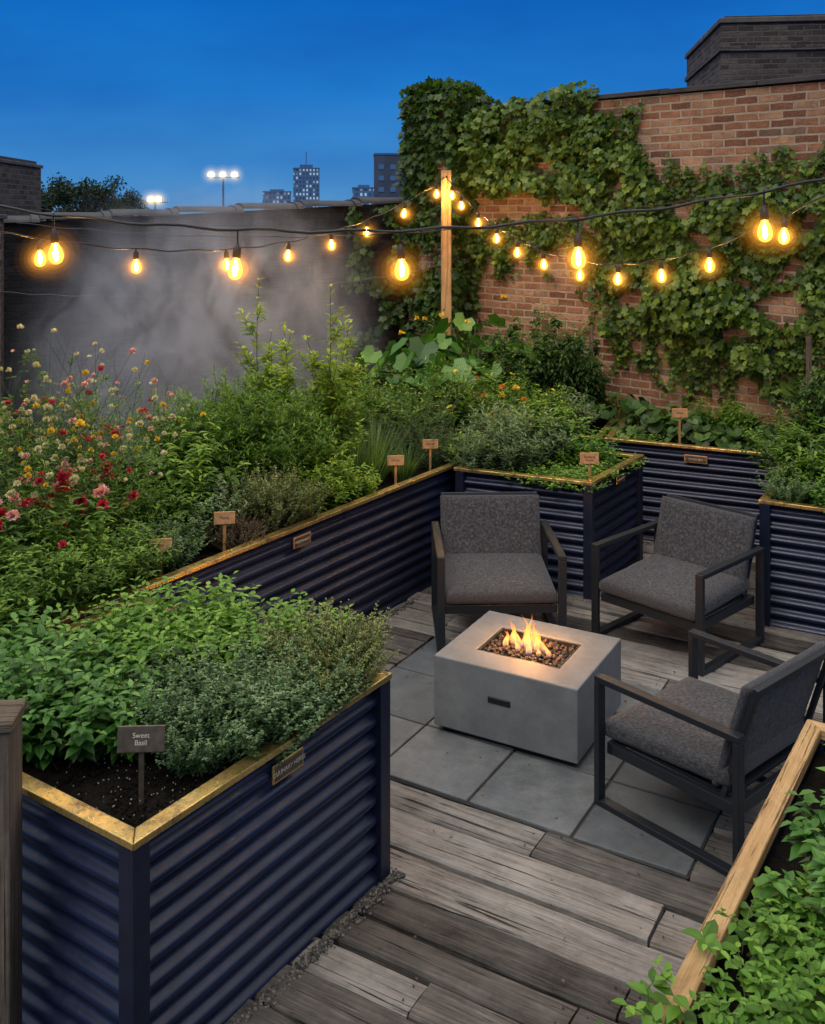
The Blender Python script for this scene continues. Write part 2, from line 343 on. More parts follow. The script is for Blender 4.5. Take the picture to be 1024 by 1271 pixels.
def blades(name,mats,n=120,H=.3,R=.15,br=.04,W=.006,curl=.5):
    mb=MB(); a=rng.uniform(0,6.28,n); rho=np.sqrt(rng.uniform(0,1,n))
    P=np.stack([np.cos(a)*br*rho,np.sin(a)*br*rho,np.zeros(n)],1)
    D=np.stack([np.cos(a)*rho*R/H*1.2,np.sin(a)*rho*R/H*1.2,np.ones(n)],1)
    L=H*rng.uniform(.6,1.1,n); 
    UP=np.stack([-np.cos(a),-np.sin(a),np.full(n,.01)],1)
    mb.leaves(P,D,UP,L,W*rng.uniform(.7,1.2,n),T_BL,1,rng.uniform(0,1,n),curl*rng.uniform(0,1,n)*rho)
    return mb.mesh(name,mats)

def bigleaf(name,mats,n=22,H=.35,R=.3,S=.18,T=T_BIG,fl=None,nf=0,fls=.05):
    mb=MB()
    for i in range(n):
        a=rng.uniform(0,6.28); rho=math.sqrt(rng.uniform(.02,1)); h=H*rng.uniform(.45,1)*(1-.45*rho)
        t=np.linspace(0,1,5); e=np.array([math.cos(a)*R*rho,math.sin(a)*R*rho,h])
        pp=np.stack([e[0]*t**1.4,e[1]*t**1.4,e[2]*t],1); mb.tube(pp,.005,.003,0,.5,4)
        d=np.array([math.cos(a),math.sin(a),rng.uniform(-.9,.1)])
        s=S*rng.uniform(.5,1.15); mb.leaves([e],[d],(rng.normal(0,.3),rng.normal(0,.3),1),s,s*1.05,T,1,rng.uniform(.05,.8),rng.uniform(.05,.45))
    for i in range(nf):
        a=rng.uniform(0,6.28); r=R*rng.uniform(.2,.9); flower(mb,np.array([math.cos(a)*r,math.sin(a)*r,H*rng.uniform(.8,1.05)]),fls,rng.choice(fl),14)
    return mb.mesh(name,mats)

SP={}
def species(key,fn,nvar=2,**kw): SP[key]=[fn(key,**kw) for _ in range(nvar)]
S_=M['stem']
species('mint_plant',herb,3,mats=[S_,M['mint']],nst=42,H=.29,R=.17,br=.08,LL=.054,LW=.037,nodes=8,ang=.15,dome=.3)
species('basil_plant',herb,3,mats=[S_,M['basil']],nst=34,H=.31,R=.17,br=.07,LL=.066,LW=.048,nodes=7,ang=.1,curl=.35,dome=.4)
species('oregano_plant',herb,3,mats=[S_,M['oregano']],nst=76,H=.29,R=.18,br=.09,LL=.020,LW=.016,nodes=16,ang=.2,start=.15,branch=2,bl=.07,taper=.4,dome=.25,vb=.2)
species('thyme_plant',herb,3,mats=[M['wstem'],M['thyme']],nst=80,H=.32,R=.17,br=.07,LL=.016,LW=.010,nodes=20,ang=.4,T=T_SM,branch=3,bl=.07,start=.15,taper=.3,dome=.25,vb=.25)
species('bronze_thyme_plant',herb,1,mats=[M['wstem'],M['brownth']],nst=130,H=.2,R=.13,br=.06,LL=.012,LW=.007,nodes=16,ang=.4,T=T_SM,branch=2,bl=.06,start=.1)
species('sage_plant',herb,2,mats=[S_,M['sage']],nst=44,H=.36,R=.2,br=.08,LL=.06,LW=.022,nodes=11,ang=.5,dome=.3,branch=1,bl=.1)
species('tarragon_shrub',herb,3,mats=[S_,M['bush']],nst=56,H=.70,R=.34,br=.1,LL=.080,LW=.020,nodes=20,ang=.5,T=T_LN,curl=.3,dome=.3,branch=2,bl=.16,start=.1)
species('pepper_plant',herb,3,mats=[S_,M['bush']],nst=30,H=.46,R=.26,br=.07,LL=.085,LW=.045,nodes=11,ang=.1,curl=.4,branch=2,bl=.14,dome=.35,start=.12)
species('lime_herb_plant',herb,2,mats=[S_,M['lime']],nst=34,H=.36,R=.2,br=.08,LL=.06,LW=.035,nodes=10,ang=.3,dome=.3,branch=1)
species('bay_sapling',herb,2,mats=[M['wstem'],M['lime']],nst=5,H=1.15,R=.16,br=.03,LL=.085,LW=.042,nodes=18,ang=.4,curl=.35,branch=8,bl=.24,start=.2,sr=.004,dome=.25,wav=.05,vb=.35)
species('lavender_plant',herb,2,mats=[S_,M['sage']],nst=90,H=.5,R=.25,br=.07,LL=.04,LW=.005,nodes=16,ang=.7,T=T_SM,dome=.2,start=.1)
species('chive_clump',blades,2,mats=[S_,M['blade']],n=260,H=.40,R=.2,br=.05,W=.006,curl=.35)
species('groundcover_plant',herb,2,mats=[S_,M['mint']],nst=70,H=.11,R=.17,br=.1,LL=.028,LW=.024,nodes=5,ang=.1,dome=.2,start=.3,vb=.3)
species('squash_plant',bigleaf,2,mats=[S_,M['basil'],M['fyellow']],n=50,H=.85,R=.38,S=.18,fl=[2],nf=1,fls=.03)
species('hosta_plant',bigleaf,2,mats=[S_,M['darkf']],n=34,H=.24,R=.24,S=.11)
species('tomato_plant',herb,2,mats=[S_,M['darkf']],nst=16,H=1.0,R=.25,br=.06,LL=.09,LW=.05,nodes=16,ang=-.1,curl=.6,branch=5,bl=.22,start=.08,sr=.004,dome=.2,wav=.06)
species('climbing_bean_plant',herb,2,mats=[S_,M['darkf']],nst=22,H=1.1,R=.3,br=.1,LL=.1,LW=.075,nodes=16,ang=-.1,curl=.5,branch=3,bl=.2,start=.08,sr=.003,dome=.25,wav=.08)
species('marigold_plant',herb,2,mats=[S_,M['bush'],M['fyellow'],M['forange']],nst=50,H=.42,R=.24,br=.09,LL=.05,LW=.014,nodes=12,T=T_LN,ang=.3,fl=[2,3],flp=.12,fls=.022,fln=26,branch=1)
species('rudbeckia_plant',herb,2,mats=[S_,M['bush'],M['fyellow'],M['lime']],nst=44,H=.6,R=.26,br=.08,LL=.075,LW=.024,nodes=13,T=T_LN,ang=.3,fl=[2,2,3],flp=.12,fls=.024,fln=16,flat=True,branch=1)
species('scabiosa_plant',herb,4,mats=[S_,M['bush'],M['fpink'],M['fred'],M['fwhite'],M['fyellow']],nst=18,H=1.08,R=.44,br=.14,LL=.06,LW=.014,nodes=11,T=T_LN,ang=.1,curl=.4,fl=[2,2,3,4,4,4,5],flp=.46,fls=.021,fln=40,branch=3,bl=.26,start=.05,sr=.0022,wav=.10,dome=.25,vb=.25,bare=.22)
species('zinnia_plant',herb,2,mats=[S_,M['bush'],M['fred'],M['fpink']],nst=22,H=.52,R=.32,br=.1,LL=.07,LW=.03,nodes=9,ang=.1,fl=[2,2,3],flp=.20,fls=.032,fln=48,branch=2,bl=.2,bare=.15)
species('astilbe_plant',herb,2,mats=[S_,M['bush'],M['fpink'],M['fwhite']],nst=20,H=1.15,R=.36,br=.12,LL=.045,LW=.02,nodes=16,ang=.1,fl=[2,3,3],flp=.6,fls=.018,fln=24,branch=4,bl=.14,start=.05,wav=.08,dome=.2,bare=.15)
species('leafy_shrub',herb,3,mats=[S_,M['bush']],nst=36,H=.5,R=.34,br=.14,LL=.06,LW=.03,nodes=13,ang=.1,curl=.3,branch=3,bl=.16,start=.08,dome=.3)
species('impatiens_plant',herb,3,mats=[S_,M['basil'],M['fpurple'],M['fpink']],nst=22,H=.34,R=.20,br=.1,LL=.10,LW=.062,nodes=9,ang=.05,curl=.35,fl=[2],flp=.014,fls=.028,fln=34,branch=2,bl=.12)
species('periwinkle_plant',herb,3,mats=[S_,M['mint'],M['fpurple']],nst=34,H=.22,R=.18,br=.1,LL=.052,LW=.033,nodes=10,ang=.1,curl=.3,fl=[2],flp=.014,fls=.022,fln=28,branch=2,bl=.10)
def put(key,x,y,z=.68,sc=1.,h=1.):
    me=random.choice(SP[key]); sc=sc*random.uniform(.93,1.07)
    return obj(key,me,None,(x,y,z),(0,0,random.uniform(0,6.28)),(sc,sc,sc*h))

# ------------------------------------------------------------------ frames
E1=np.array([.556,.831]); E2=np.array([-.831,.556]); O_=np.array([-.076,3.816])
def ST(s,t): p=O_+s*E1+t*E2; return (float(p[0]),float(p[1]))
U=np.array([.86,-.51]); Vv=np.array([.51,.86]); Q0=np.array([-.578,4.753])

# ------------------------------------------------------------------ planters
def inset(poly,d):
    n=len(poly); res=[]
    for i in range(n):
        p0=Vector(poly[i-1]);p1=Vector(poly[i]);p2=Vector(poly[(i+1)%n])
        a=(p1-p0).normalized();b=(p2-p1).normalized(); na=Vector((-a.y,a.x)); nb=Vector((-b.y,b.x))
        cr=a.x*b.y-a.y*b.x
        q=p1+na*d; r=p1+nb*d; w=r-q; t=(w.x*b.y-w.y*b.x)/cr
        res.append((q.x+a.x*t,q.y+a.y*t))
    return res
def planter(name,poly,H=.76,rimmat='brass',rw=.055,rt=.022):
    """poly CCW"""
    par=empty(name,(poly[0][0],poly[0][1],0)); ox,oy=poly[0]
    P=[(x-ox,y-oy) for x,y in poly]; n=len(P)
    inn=inset(P,rw); fac=inset(P,.020); 
    rm=MB()
    for i in range(n):
        j=(i+1)%n; a,b,c,d=P[i],P[j],inn[j],inn[i]
        L=math.dist(a,b); off=random.random()*9
        g=Vector((b[0]-a[0],b[1]-a[1])).normalized()*.0010
        q=[(a[0]+g.x,a[1]+g.y),(b[0]-g.x,b[1]-g.y),(c[0]-g.x,c[1]-g.y),(d[0]+g.x,d[1]+g.y)]
        V=[(*p,H-rt) for p in q]+[(*p,H) for p in q]
        uv=[(off,0),(off+L,0),(off+L,rw),(off,rw)]; uv=uv+[(u,v+.02) for u,v in uv]
        rm.raw(V,CUBEF,0,random.random(),uv)
    ro=obj('rim',rm.mesh(name+'_rim',[M[rimmat]]),par); b=ro.modifiers.new('b','BEVEL'); b.width=.003; b.segments=2
    cm=MB(); nz=130; per=.074; zz=np.linspace(.0,H-rt,nz)
    for i in range(n):
        a=np.array(fac[i]);b_=np.array(fac[(i+1)%n]); L=np.linalg.norm(b_-a); d=(b_-a)/L; nrm=np.array([d[1],-d[0]])
        nc=max(2,int(L/.12)); uu=np.linspace(0,L,nc); V=[];F=[]
        for k in range(nc):
            for zi in zz:
                cs_=math.cos(zi*2*math.pi/per); off=-.015+.014*math.copysign(abs(cs_)**.75,cs_)+.004*mnoise.noise(Vector((uu[k]*2.2,zi*2.5,i*7+ox)))
                p=a+d*uu[k]+nrm*off; V.append((p[0],p[1],zi))
        for k in range(nc-1):
            for z_ in range(nz-1): F.append((k*nz+z_,(k+1)*nz+z_,(k+1)*nz+z_+1,k*nz+z_+1))
        cm.raw(V,F)
    obj('corrugated_panels',cm.mesh(name+'_panels',[M['navy']],True),par)
    for i in range(n):
        a=Vector((P[i][0]-P[i-1][0],P[i][1]-P[i-1][1])).normalized()
        cc=inset(P,.036)[i]
        box('corner_post_%d'%i,(.062,.062,H-rt-.002),(cc[0],cc[1],(H-rt-.002)/2),M['navypost'],par,(0,0,math.atan2(a.y,a.x)),.003)
    si=inset(P,.05)
    sm=MB(); k=44; gx=np.linspace(0,1,k)
    c0,c1,c2,c3=[np.array(p) for p in si]; V=[]
    for u in gx:
        for v in gx:
            p=(c0*(1-u)+c1*u)*(1-v)+(c3*(1-u)+c2*u)*v
            V.append((p[0],p[1],H-.075+.018*mnoise.noise(Vector((p[0]*7,p[1]*7,1)))+.014*mnoise.noise(Vector((p[0]*25,p[1]*25,1)))))
    F=[(i*k+j,(i+1)*k+j,(i+1)*k+j+1,i*k+j+1) for i in range(k-1) for j in range(k-1)]
    sm.raw(V,F); obj('soil',sm.mesh(name+'_soil',[M['soil']],True),par)
    return par
hp=planter('raised_planter',[ST(-1.25,0),ST(0,0),ST(0,1.40),ST(-1.25,1.40)])
planter('raised_planter',[ST(-.9,1.45),ST(4.0,1.45),ST(4.0,2.75),ST(-.9,2.75)],H=.762)
planter('raised_planter',[(.28,6.875),(1.158,6.49),(1.67,7.25),(.80,7.63)],H=.765)
planter('raised_planter',[(1.49,7.82),(2.74,7.235),(3.18,7.93),(1.98,9.1)],H=.758)
planter('raised_planter',[(-.1,8.72),(1.47,7.84),(1.95,9.12),(.5,10.4)],H=.752)
planter('raised_planter',[(2.1,6.12),(3.2,5.52),(3.9,6.5),(2.77,7.2)],H=.76)
fgp=[(.40,1.99),(1.24,1.45),(2.2,2.93),(1.36,3.47)]
planter('raised_planter',fgp,H=.76,rimmat='pine',rw=.055,rt=.035)
cr=MB(); hx,hy=ST(-1.25,0)
n=1500; q=rng.uniform(0,1,(n,2)); pts=np.array([ST(-1.19+.45*a_,.06+.5*b_) for a_,b_ in q])-np.array([hx,hy])
cr.leaves(np.concatenate([pts,(.690+rng.uniform(-.008,.008,n))[:,None]],1),rdir(n),rdir(n),rng.uniform(.004,.013,n),rng.uniform(.004,.013,n),T_ICO,0,0.0)
n=130; q=rng.uniform(0,1,(n,2)); pts=np.array([ST(-1.19+.45*a_,.06+.5*b_) for a_,b_ in q])-np.array([hx,hy])
cr.leaves(np.concatenate([pts,(.697+rng.uniform(-.005,.006,n))[:,None]],1),rdir(n),rdir(n),rng.uniform(.003,.007,n),rng.uniform(.003,.007,n),T_ICO,1,1.0)
obj('soil_crumbs',cr.mesh('soil_crumbs',[M['soil'],M['gravel']]),hp)

# ------------------------------------------------------------------ deck, pavers, ground
gm=MB(); gm.raw([(-3000,-3000,-.09),(3000,-3000,-.09),(3000,3000,-.09),(-3000,3000,-.09)],[(0,1,2,3)])
obj('ground',gm.mesh('ground',[M['ground']]))
TS=.47; NU=4; NV=3; PU=TS*NU; PV=TS*NV
dm=MB(); bw=.190; gap=.018
v=-3.6
def board(u0,u1,v0,v1):
    if u1-u0<.05: return
    nseg=max(2,int((u1-u0)/.07)); us=np.linspace(u0,u1,nseg); zj=random.uniform(-.007,.005); off=random.random()*40; off2=random.random()*30
    sd=random.random()*50; tl=random.uniform(-.006,.006)
    def ed(s_): return [.008*mnoise.noise(Vector((x*3,sd,s_)))+.005*mnoise.noise(Vector((x*12,sd,s_))) -.012*max(0,mnoise.noise(Vector((x*18,sd,s_+3)))-.25) for x in us]
    w=[-q for q in ed(0)]; w2=ed(9); ch=.009
    zz=[.004*mnoise.noise(Vector((x*2,sd,5))) for x in us]
    prof=lambda i:[(v0+w[i],-.035),(v0+w[i],-ch),(v0+w[i]+ch,-.001),((v0+v1)/2,.0015),(v1+w2[i]-ch,-.001+tl),(v1+w2[i],-ch+tl),(v1+w2[i],-.035)]
    V=[];UVs=[];F=[]
    for i,uu in enumerate(us):
        for (vv,z) in prof(i):
            p=Q0+U*uu+Vv*vv; V.append((p[0],p[1],z+zj+zz[i])); UVs.append((uu+off,vv-v0+off2+(z*.8)))
    for i in range(nseg-1):
        for k in range(6): F.append((i*7+k,i*7+k+1,(i+1)*7+k+1,(i+1)*7+k)[::-1])
    F.append((0,1,2,3,4,5,6)); F.append(tuple((nseg-1)*7+k for k in (6,5,4,3,2,1,0)))
    dm.raw(V,F,0,random.random(),UVs)
nail=[]
while v<4.2:
    w=bw*random.uniform(.75,1.2); v0=v+gap/2; v1=v+w-gap/2
    if v1>0.005 and v0<PV-.005: rngs=[(-3.4,-.006),(PU+.006,4.6)]
    else: rngs=[(-3.4,4.6)]
    if v0<0<v1: v1=-.012; w=v1-v+gap/2; rngs=[(-3.4,4.6)]
    elif v0<PV<v1: v1=PV-.0; w=v1-v+.008
    if v1-v0<.05 : v+=max(w,.02); continue
    for (a,b) in rngs:
        x=a+(random.uniform(-.8,0) if a<-1 else 0)
        while x<b:
            L=random.uniform(1.0,2.3); e=min(b,x+L)
            if b-e<.5: e=b
            board(x,e-.009,v0,v1)
            for q in (x+.035,e-.045):
                for vv in (v0+.04,v1-.04):
                    p=Q0+U*q+Vv*vv; nail.append((p[0],p[1],.0012))
            x=e
    v+=max(w,.02)
o=obj('wooden_deck',dm.mesh('wooden_deck',[M['deck']]))
nm=MB(); nm.leaves(nail,(0,0,1),(1,0,0),.006,.012,T_ICO,0,.2); obj('nail_heads',nm.mesh('nail_heads',[M['frame']]),o)
pm=MB()
for i in range(NU):
    for j in range(NV):
        gp=.006; q=[(i*TS+gp,j*TS+gp),((i+1)*TS-gp,j*TS+gp),((i+1)*TS-gp,(j+1)*TS-gp),(i*TS+gp,(j+1)*TS-gp)]
        zj=random.uniform(-.002,.003); V=[]
        for z in (-.05,.004+zj):
            for (a,b) in q:
                p=Q0+U*a+Vv*b; V.append((p[0],p[1],z+random.uniform(-.0012,.0012)))
        pm.raw(V,CUBEF,0,random.random())
o=obj('stone_pavers',pm.mesh('stone_pavers',[M['paver']])); b=o.modifiers.new('b','BEVEL'); b.width=.006; b.segments=2; b.limit_method='ANGLE'
sb=MB(); V=[]
for (a,b_) in [(-.0,-.0),(PU,0),(PU,PV),(0,PV)]:
    p=Q0+U*a+Vv*b_; V.append((p[0],p[1],-.008))
sb.raw(V,[(0,1,2,3)],0,.05); obj('sand_joint_bed',sb.mesh('sand',[M['gravel']]),o)

gv=MB()
def strip(p0,p1,w,n):
    p0=np.array(p0);p1=np.array(p1); d=p1-p0; L=np.linalg.norm(d); d/=L; nr=np.array([d[1],-d[0]])
    s=rng.uniform(0,L,n); t=np.abs(rng.normal(0,w,n)); P=p0+d*s[:,None]+nr*t[:,None]
    P=np.concatenate([P,rng.uniform(.000,.006,n)[:,None]],1); sz=rng.uniform(.004,.014,n)
    gv.leaves(P,rdir(n),rdir(n),sz,sz*rng.uniform(.7,1.3,n),T_ICO,0,rng.uniform(0,.9,n))
strip(ST(-1.3,-.0),ST(0.02,-.0),.022,1700); strip(ST(0,1.44),ST(2.76,1.44),.02,1500)
strip((.28,6.88),(1.158,6.49),.03,500); strip((1.158,6.49),(1.67,7.25),.03,400); strip((1.5,7.8),(2.74,7.22),.04,400)
strip(ST(0,0),ST(0,1.4),.02,500)
obj('gravel_edging',gv.mesh('gravel_edging',[M['gravel']]))
fl_=MB(); n=190; q=rng.uniform(0,1,(n,2)); P=np.stack([-.9+3.0*q[:,0],2.6+3.8*q[:,1],np.full(n,.008)],1)
fl_.leaves(P,np.concatenate([rng.normal(0,1,(n,2)),rng.normal(0,.08,(n,1))],1),np.concatenate([rng.normal(0,.3,(n,2)),np.ones((n,1))],1),rng.uniform(.008,.028,n),rng.uniform(.005,.015,n),T_LN,0,rng.uniform(0,1,n),.1)
obj('fallen_leaves',fl_.mesh('fallen_leaves',[M['brownth']]))

# ------------------------------------------------------------------ tags & plaques
def text(body,size,parent,loc,rot,mat):
    c=bpy.data.curves.new('lettering','FONT'); c.body=body; c.size=size; c.align_x='CENTER'; c.align_y='CENTER'; c.extrude=.0006
    c.materials.append(mat); o=bpy.data.objects.new('lettering',c); COL.objects.link(o); o.parent=parent; o.location=loc; o.rotation_euler=rot
def marker(x,y,zb,h,w,hh,mat,txt,rz=0,tilt=-.18):
    e=empty('plant_marker',(x,y,zb),rz)
    box('stake',(.016,.006,h),(0,.004,h/2-.03),mat,e,bevel=.001)
    pl=box('plate',(w,.006,hh),(0,0,h),mat,e,(tilt,0,0),bevel=.004,seg=3)
    text(txt,hh*.27,pl,(0,-.0036,0),(math.radians(90),0,0),M['engrave'] if mat==M['bronze'] else M['engraved'])
marker(-.834,3.095,.67,.215,.145,.078,M['bronze'],"Sweet\nBasil",.05)
def mk(px,py,z,txt,rz=0,s=1.):
    marker(px,py,.67,(z-.67),.11*s,.065*s,M['copper'],txt,rz)
mk(*ST(.72,1.58),.90,"Thyme",.15); mk(*ST(.27,1.57),.88,"Mint",.2); mk(*ST(2.30,1.58),.88,"Chives",.1); mk(*ST(2.75,1.60),.90,"Lavender",.1)
mk(1.17,6.66,.88,"Creeping\nthyme",.0,1.15); mk(2.05,7.72,.97,"Hosta",0,1.1)
def plaque(p0,p1,f,z,w,h,txt,mat=None):
    p0=np.array(p0);p1=np.array(p1); d=p1-p0; L=np.linalg.norm(d); d/=L; nr=np.array([d[1],-d[0]]); p=p0+d*L*f+nr*(-.012)
    e=empty('brass_plaque',(p[0],p[1],z),math.atan2(d[1],d[0]))
    box('plate',(w,.008,h),(0,0,0),M['brass'] if mat is None else mat,e,bevel=.008,seg=3)
    box('plate_field',(w*.9,.004,h*.78),(0,-.004,0),M['bronze'],e,bevel=.003)
    for sx in (-1,1): box('screw',(.008,.006,.008),(sx*w*.41,-.006,0),M['brass'],e,bevel=.003)
    text(txt,h*.33,e,(0,-.0068,0),(math.radians(90),0,0),M['engrave'])
plaque(ST(-1.25,0),ST(0,0),.53,.672,.155,.062,"CULINARY HERBS")
plaque(ST(0,1.45),ST(2.75,1.45),.44,.672,.15,.062,"PERENNIALS",M['copper'])
plaque((1.158,6.49),(1.67,7.25),.55,.68,.15,.055,"AROMATICS")
plaque((1.49,7.82),(2.74,7.235),.50,.66,.17,.06,"SHADE BED",M['copper'])

# ------------------------------------------------------------------ front-left wooden post
e=empty('wooden_post',(-1.235,2.97,0),.1)
box('shaft',(.13,.13,1.0),(0,0,.5),M['post'],e,bevel=.006); box('cap',(.15,.15,.03),(0,0,1.016),M['post'],e,bevel=.005)

# ------------------------------------------------------------------ fire table
def fire_table(cx,cy,rz):
    e=empty('fire_pit_table',(cx,cy,0),rz); a,b=.365,.315; ia,ib=.215,.155; h=.37; z0=.035
    V=[(-a,-b,h),(a,-b,h),(a,b,h),(-a,b,h),(-ia,-ib,h),(ia,-ib,h),(ia,ib,h),(-ia,ib,h),(-a,-b,z0),(a,-b,z0),(a,b,z0),(-a,b,z0),
       (-ia,-ib,h-.05),(ia,-ib,h-.05),(ia,ib,h-.05),(-ia,ib,h-.05)]
    F=[(0,1,5,4),(1,2,6,5),(2,3,7,6),(3,0,4,7),(8,9,1,0),(9,10,2,1),(10,11,3,2),(11,8,0,3),(4,5,13,12),(5,6,14,13),(6,7,15,14),(7,4,12,15),(12,13,14,15),(8,11,10,9)]
    me=bpy.data.meshes.new('body'); me.from_pydata(V,[],F); me.materials.append(M['concrete']); o=obj('concrete_body',me,e)
    bv=o.modifiers.new('b','BEVEL'); bv.width=.006; bv.segments=3; bv.limit_method='ANGLE'
    box('plinth',(.66,.56,.034),(0,0,.0175),M['frame'],e,bevel=.002)
    for sx,sy,lx,ly in ((0,-1,2*ia-.004,.012),(0,1,2*ia-.004,.012),(-1,0,.012,2*ib-.03),(1,0,.012,2*ib-.03)):
        box('burner_lip',(lx,ly,.03),(sx*(ia-.008),sy*(ib-.008),h-.019),M['frame'],e,bevel=.002)
    box('handle_slot',(.115,.006,.030),(-.02,-b-.0005,.225),M['cable'],e,bevel=.0028,seg=3)
    box('handle_lip',(.10,.012,.006),(-.02,-b-.003,.236),M['frame'],e,bevel=.002)
    n=620; r=MB(); P=np.stack([rng.uniform(-ia+.02,ia-.02,n),rng.uniform(-ib+.02,ib-.02,n),rng.uniform(h-.042,h-.012,n)],1)
    s=rng.uniform(.012,.028,n); r.leaves(P,rdir(n),rdir(n),s,s*rng.uniform(.7,1.2,n),T_ICO,0,rng.uniform(0,1,n))
    obj('lava_rocks',r.mesh('lava_rocks',[M['lava']]),e)
    t=NT('flame'); ob=t.n('ShaderNodeAttribute',attribute_name='var').outputs['Fac']
    col=t.ramp(ob,[(0,(.20,.28,1.0)),(.12,(.9,.40,.25)),(.3,(1,.48,.12)),(.6,(1,.34,.05)),(1,(1,.14,.01))])
    em=t.n('ShaderNodeEmission'); t.l(col,em.inputs[0]); st=t.ramp(ob,[(0,.15),(.2,.7),(.45,1.0),(1,.5)]); t.l(t.math('MULTIPLY',st,3.2),em.inputs[1])
    tr=t.n('ShaderNodeBsdfTransparent'); mx=t.n('ShaderNodeMixShader')
    nz=t.noise(t.mapping(t.obj(),scale=(55,55,12)),1,3)
    fc=t.math('MULTIPLY',t.ramp(ob,[(0,.2),(.3,.55),(.75,.5),(1,.08)]),t.ramp(nz,[(.35,.25),(.6,1.0)])); t.l(fc,mx.inputs[0])
    t.l(tr.outputs[0],mx.inputs[1]); t.l(em.outputs[0],mx.inputs[2]); t.l(mx.outputs[0],t.out.inputs[0])
    fm=MB()
    for (x,y,hh,w) in [(-.11,-.03,.09,.017),(-.085,.01,.12,.018),(-.055,.0,.14,.019),(-.03,.02,.10,.020),(.0,-.015,.21,.022),(.025,.02,.16,.021),(.05,-.01,.14,.019),(.08,.01,.12,.018),(-.045,-.04,.08,.016),(.02,-.05,.095,.017),(.11,-.02,.08,.015),(-.13,.02,.07,.014),(.01,.0,.18,.014),(.065,-.04,.07,.014),(-.02,.04,.12,.014)]:
        m=16; sd=10; V=[];A=[]; ph=rng.uniform(0,6.28); lean=rng.normal(0,.022,2); tw=rng.uniform(2.5,4.5)
        for i in range(m):
            q=i/(m-1); rr=w*(math.sin(math.pi*min(1,(q+.12)/1.12)**.58)**1.25)*(1-q*.35) if q<1 else 0
            cx_=x+lean[0]*q**1.5*1.5+.014*math.sin(ph+q*tw*1.7)*q; cy_=y+lean[1]*q+.012*math.cos(ph+q*tw)*q
            for k in range(sd):
                th=k*2*math.pi/sd; V.append((cx_+rr*math.cos(th),cy_+rr*.7*math.sin(th),h-.022+hh*q)); A.append(q)
        fm.raw(V,[(i*sd+k,i*sd+(k+1)%sd,(i+1)*sd+(k+1)%sd,(i+1)*sd+k) for i in range(m-1) for k in range(sd)],0,A)
    obj('flames',fm.mesh('flames',[t.m],True),e)
    l=bpy.data.lights.new('fire_glow','POINT'); l.energy=13; l.color=(1,.42,.12); l.shadow_soft_size=.06
    lo=bpy.data.objects.new('fire_glow',l); COL.objects.link(lo); lo.parent=e; lo.location=(0,0,h+.13)
fire_table(.575,4.955,math.atan2(-.49,.87))

# ------------------------------------------------------------------ chairs
def cushion(name,sx,sy,sz,loc,rot,parent,puff=.012):
    bm=bmesh.new(); bmesh.ops.create_cube(bm,size=1)
    bmesh.ops.subdivide_edges(bm,edges=bm.edges[:],cuts=15,use_grid_fill=True)
    for v in bm.verts:
        x,y,z=v.co*2
        ex=1-abs(x)**8; ey=1-abs(y)**8
        zz=z*(sz/2*(.78+.22*min(ex,ey)))+ (puff*ex*ey*z)
        rx=1-.04*(abs(z)**3)*(abs(x)**8); ry=1-.04*(abs(z)**3)*(abs(y)**8)
        w=.0030*mnoise.noise(Vector((x*3+loc[0],y*3,z+loc[1]*3)))
        v.co=Vector((x*sx/2*rx,y*sy/2*ry,zz+w))
    me=bpy.data.meshes.new(name); bm.to_mesh(me); bm.free(); me.materials.append(M['fabric'])
    for p in me.polygons: p.use_smooth=True
    return obj(name,me,parent,loc,rot)
def chair(cx,cy,rz):
    """local: front = -y"""
    e=empty('patio_armchair',(cx,cy,0),rz); W=.74; D=.68; az=.545; b=.046; tk=.026; F=M['frame']
    for sx in (-1,1):
        x=sx*(W/2-b/2)
        box('arm',(b,D,tk),(x,0,az-tk/2),F,e,bevel=.003)
        box('front_leg',(b,tk,az-tk-.002),(x,-D/2+tk/2,(az-tk)/2),F,e,bevel=.003)
        box('rear_leg',(b,tk,az-tk-.002),(x,D/2-tk/2,(az-tk)/2),F,e,bevel=.003)
        box('floor_rail',(b,D-2*tk-.002,tk),(x,0,tk/2+.001),F,e,bevel=.003)
        box('side_rail',(.03,D-2*tk-.01,.045),(sx*(W/2-b-.017),0,.235),F,e,bevel=.003)
        box('back_upright',(.028,.022,.50),(sx*(W/2-b-.030),.300,.475),F,e,(-.30,0,0),bevel=.003)
    box('front_rail',(W-2*b-.004,.026,.05),(0,-D/2+.045,.236),F,e,bevel=.003)
    box('rear_rail',(W-2*b-.004,.026,.05),(0,D/2-.045,.236),F,e,bevel=.003)
    box('seat_pan',(W-2*b-.07,D-.14,.014),(0,-.01,.262),F,e,bevel=.002)
    box('top_rail',(W-2*b-.03,.022,.026),(0,.372,.705),F,e,(-.30,0,0),bevel=.003)
    cushion('seat_cushion',W-2*b-.012,.60,.090,(0,-.035,.322),(.05,0,0),e,.008)
    cushion('backrest_cushion',W-2*b-.02,.44,.045,(0,.266,.50),(math.pi/2-.30,0,0),e,.003)
    return e
chair(.50,6.07,0.03)
chair(1.56,5.93,-math.radians(47))
chair(1.27,4.25,-math.radians(139))

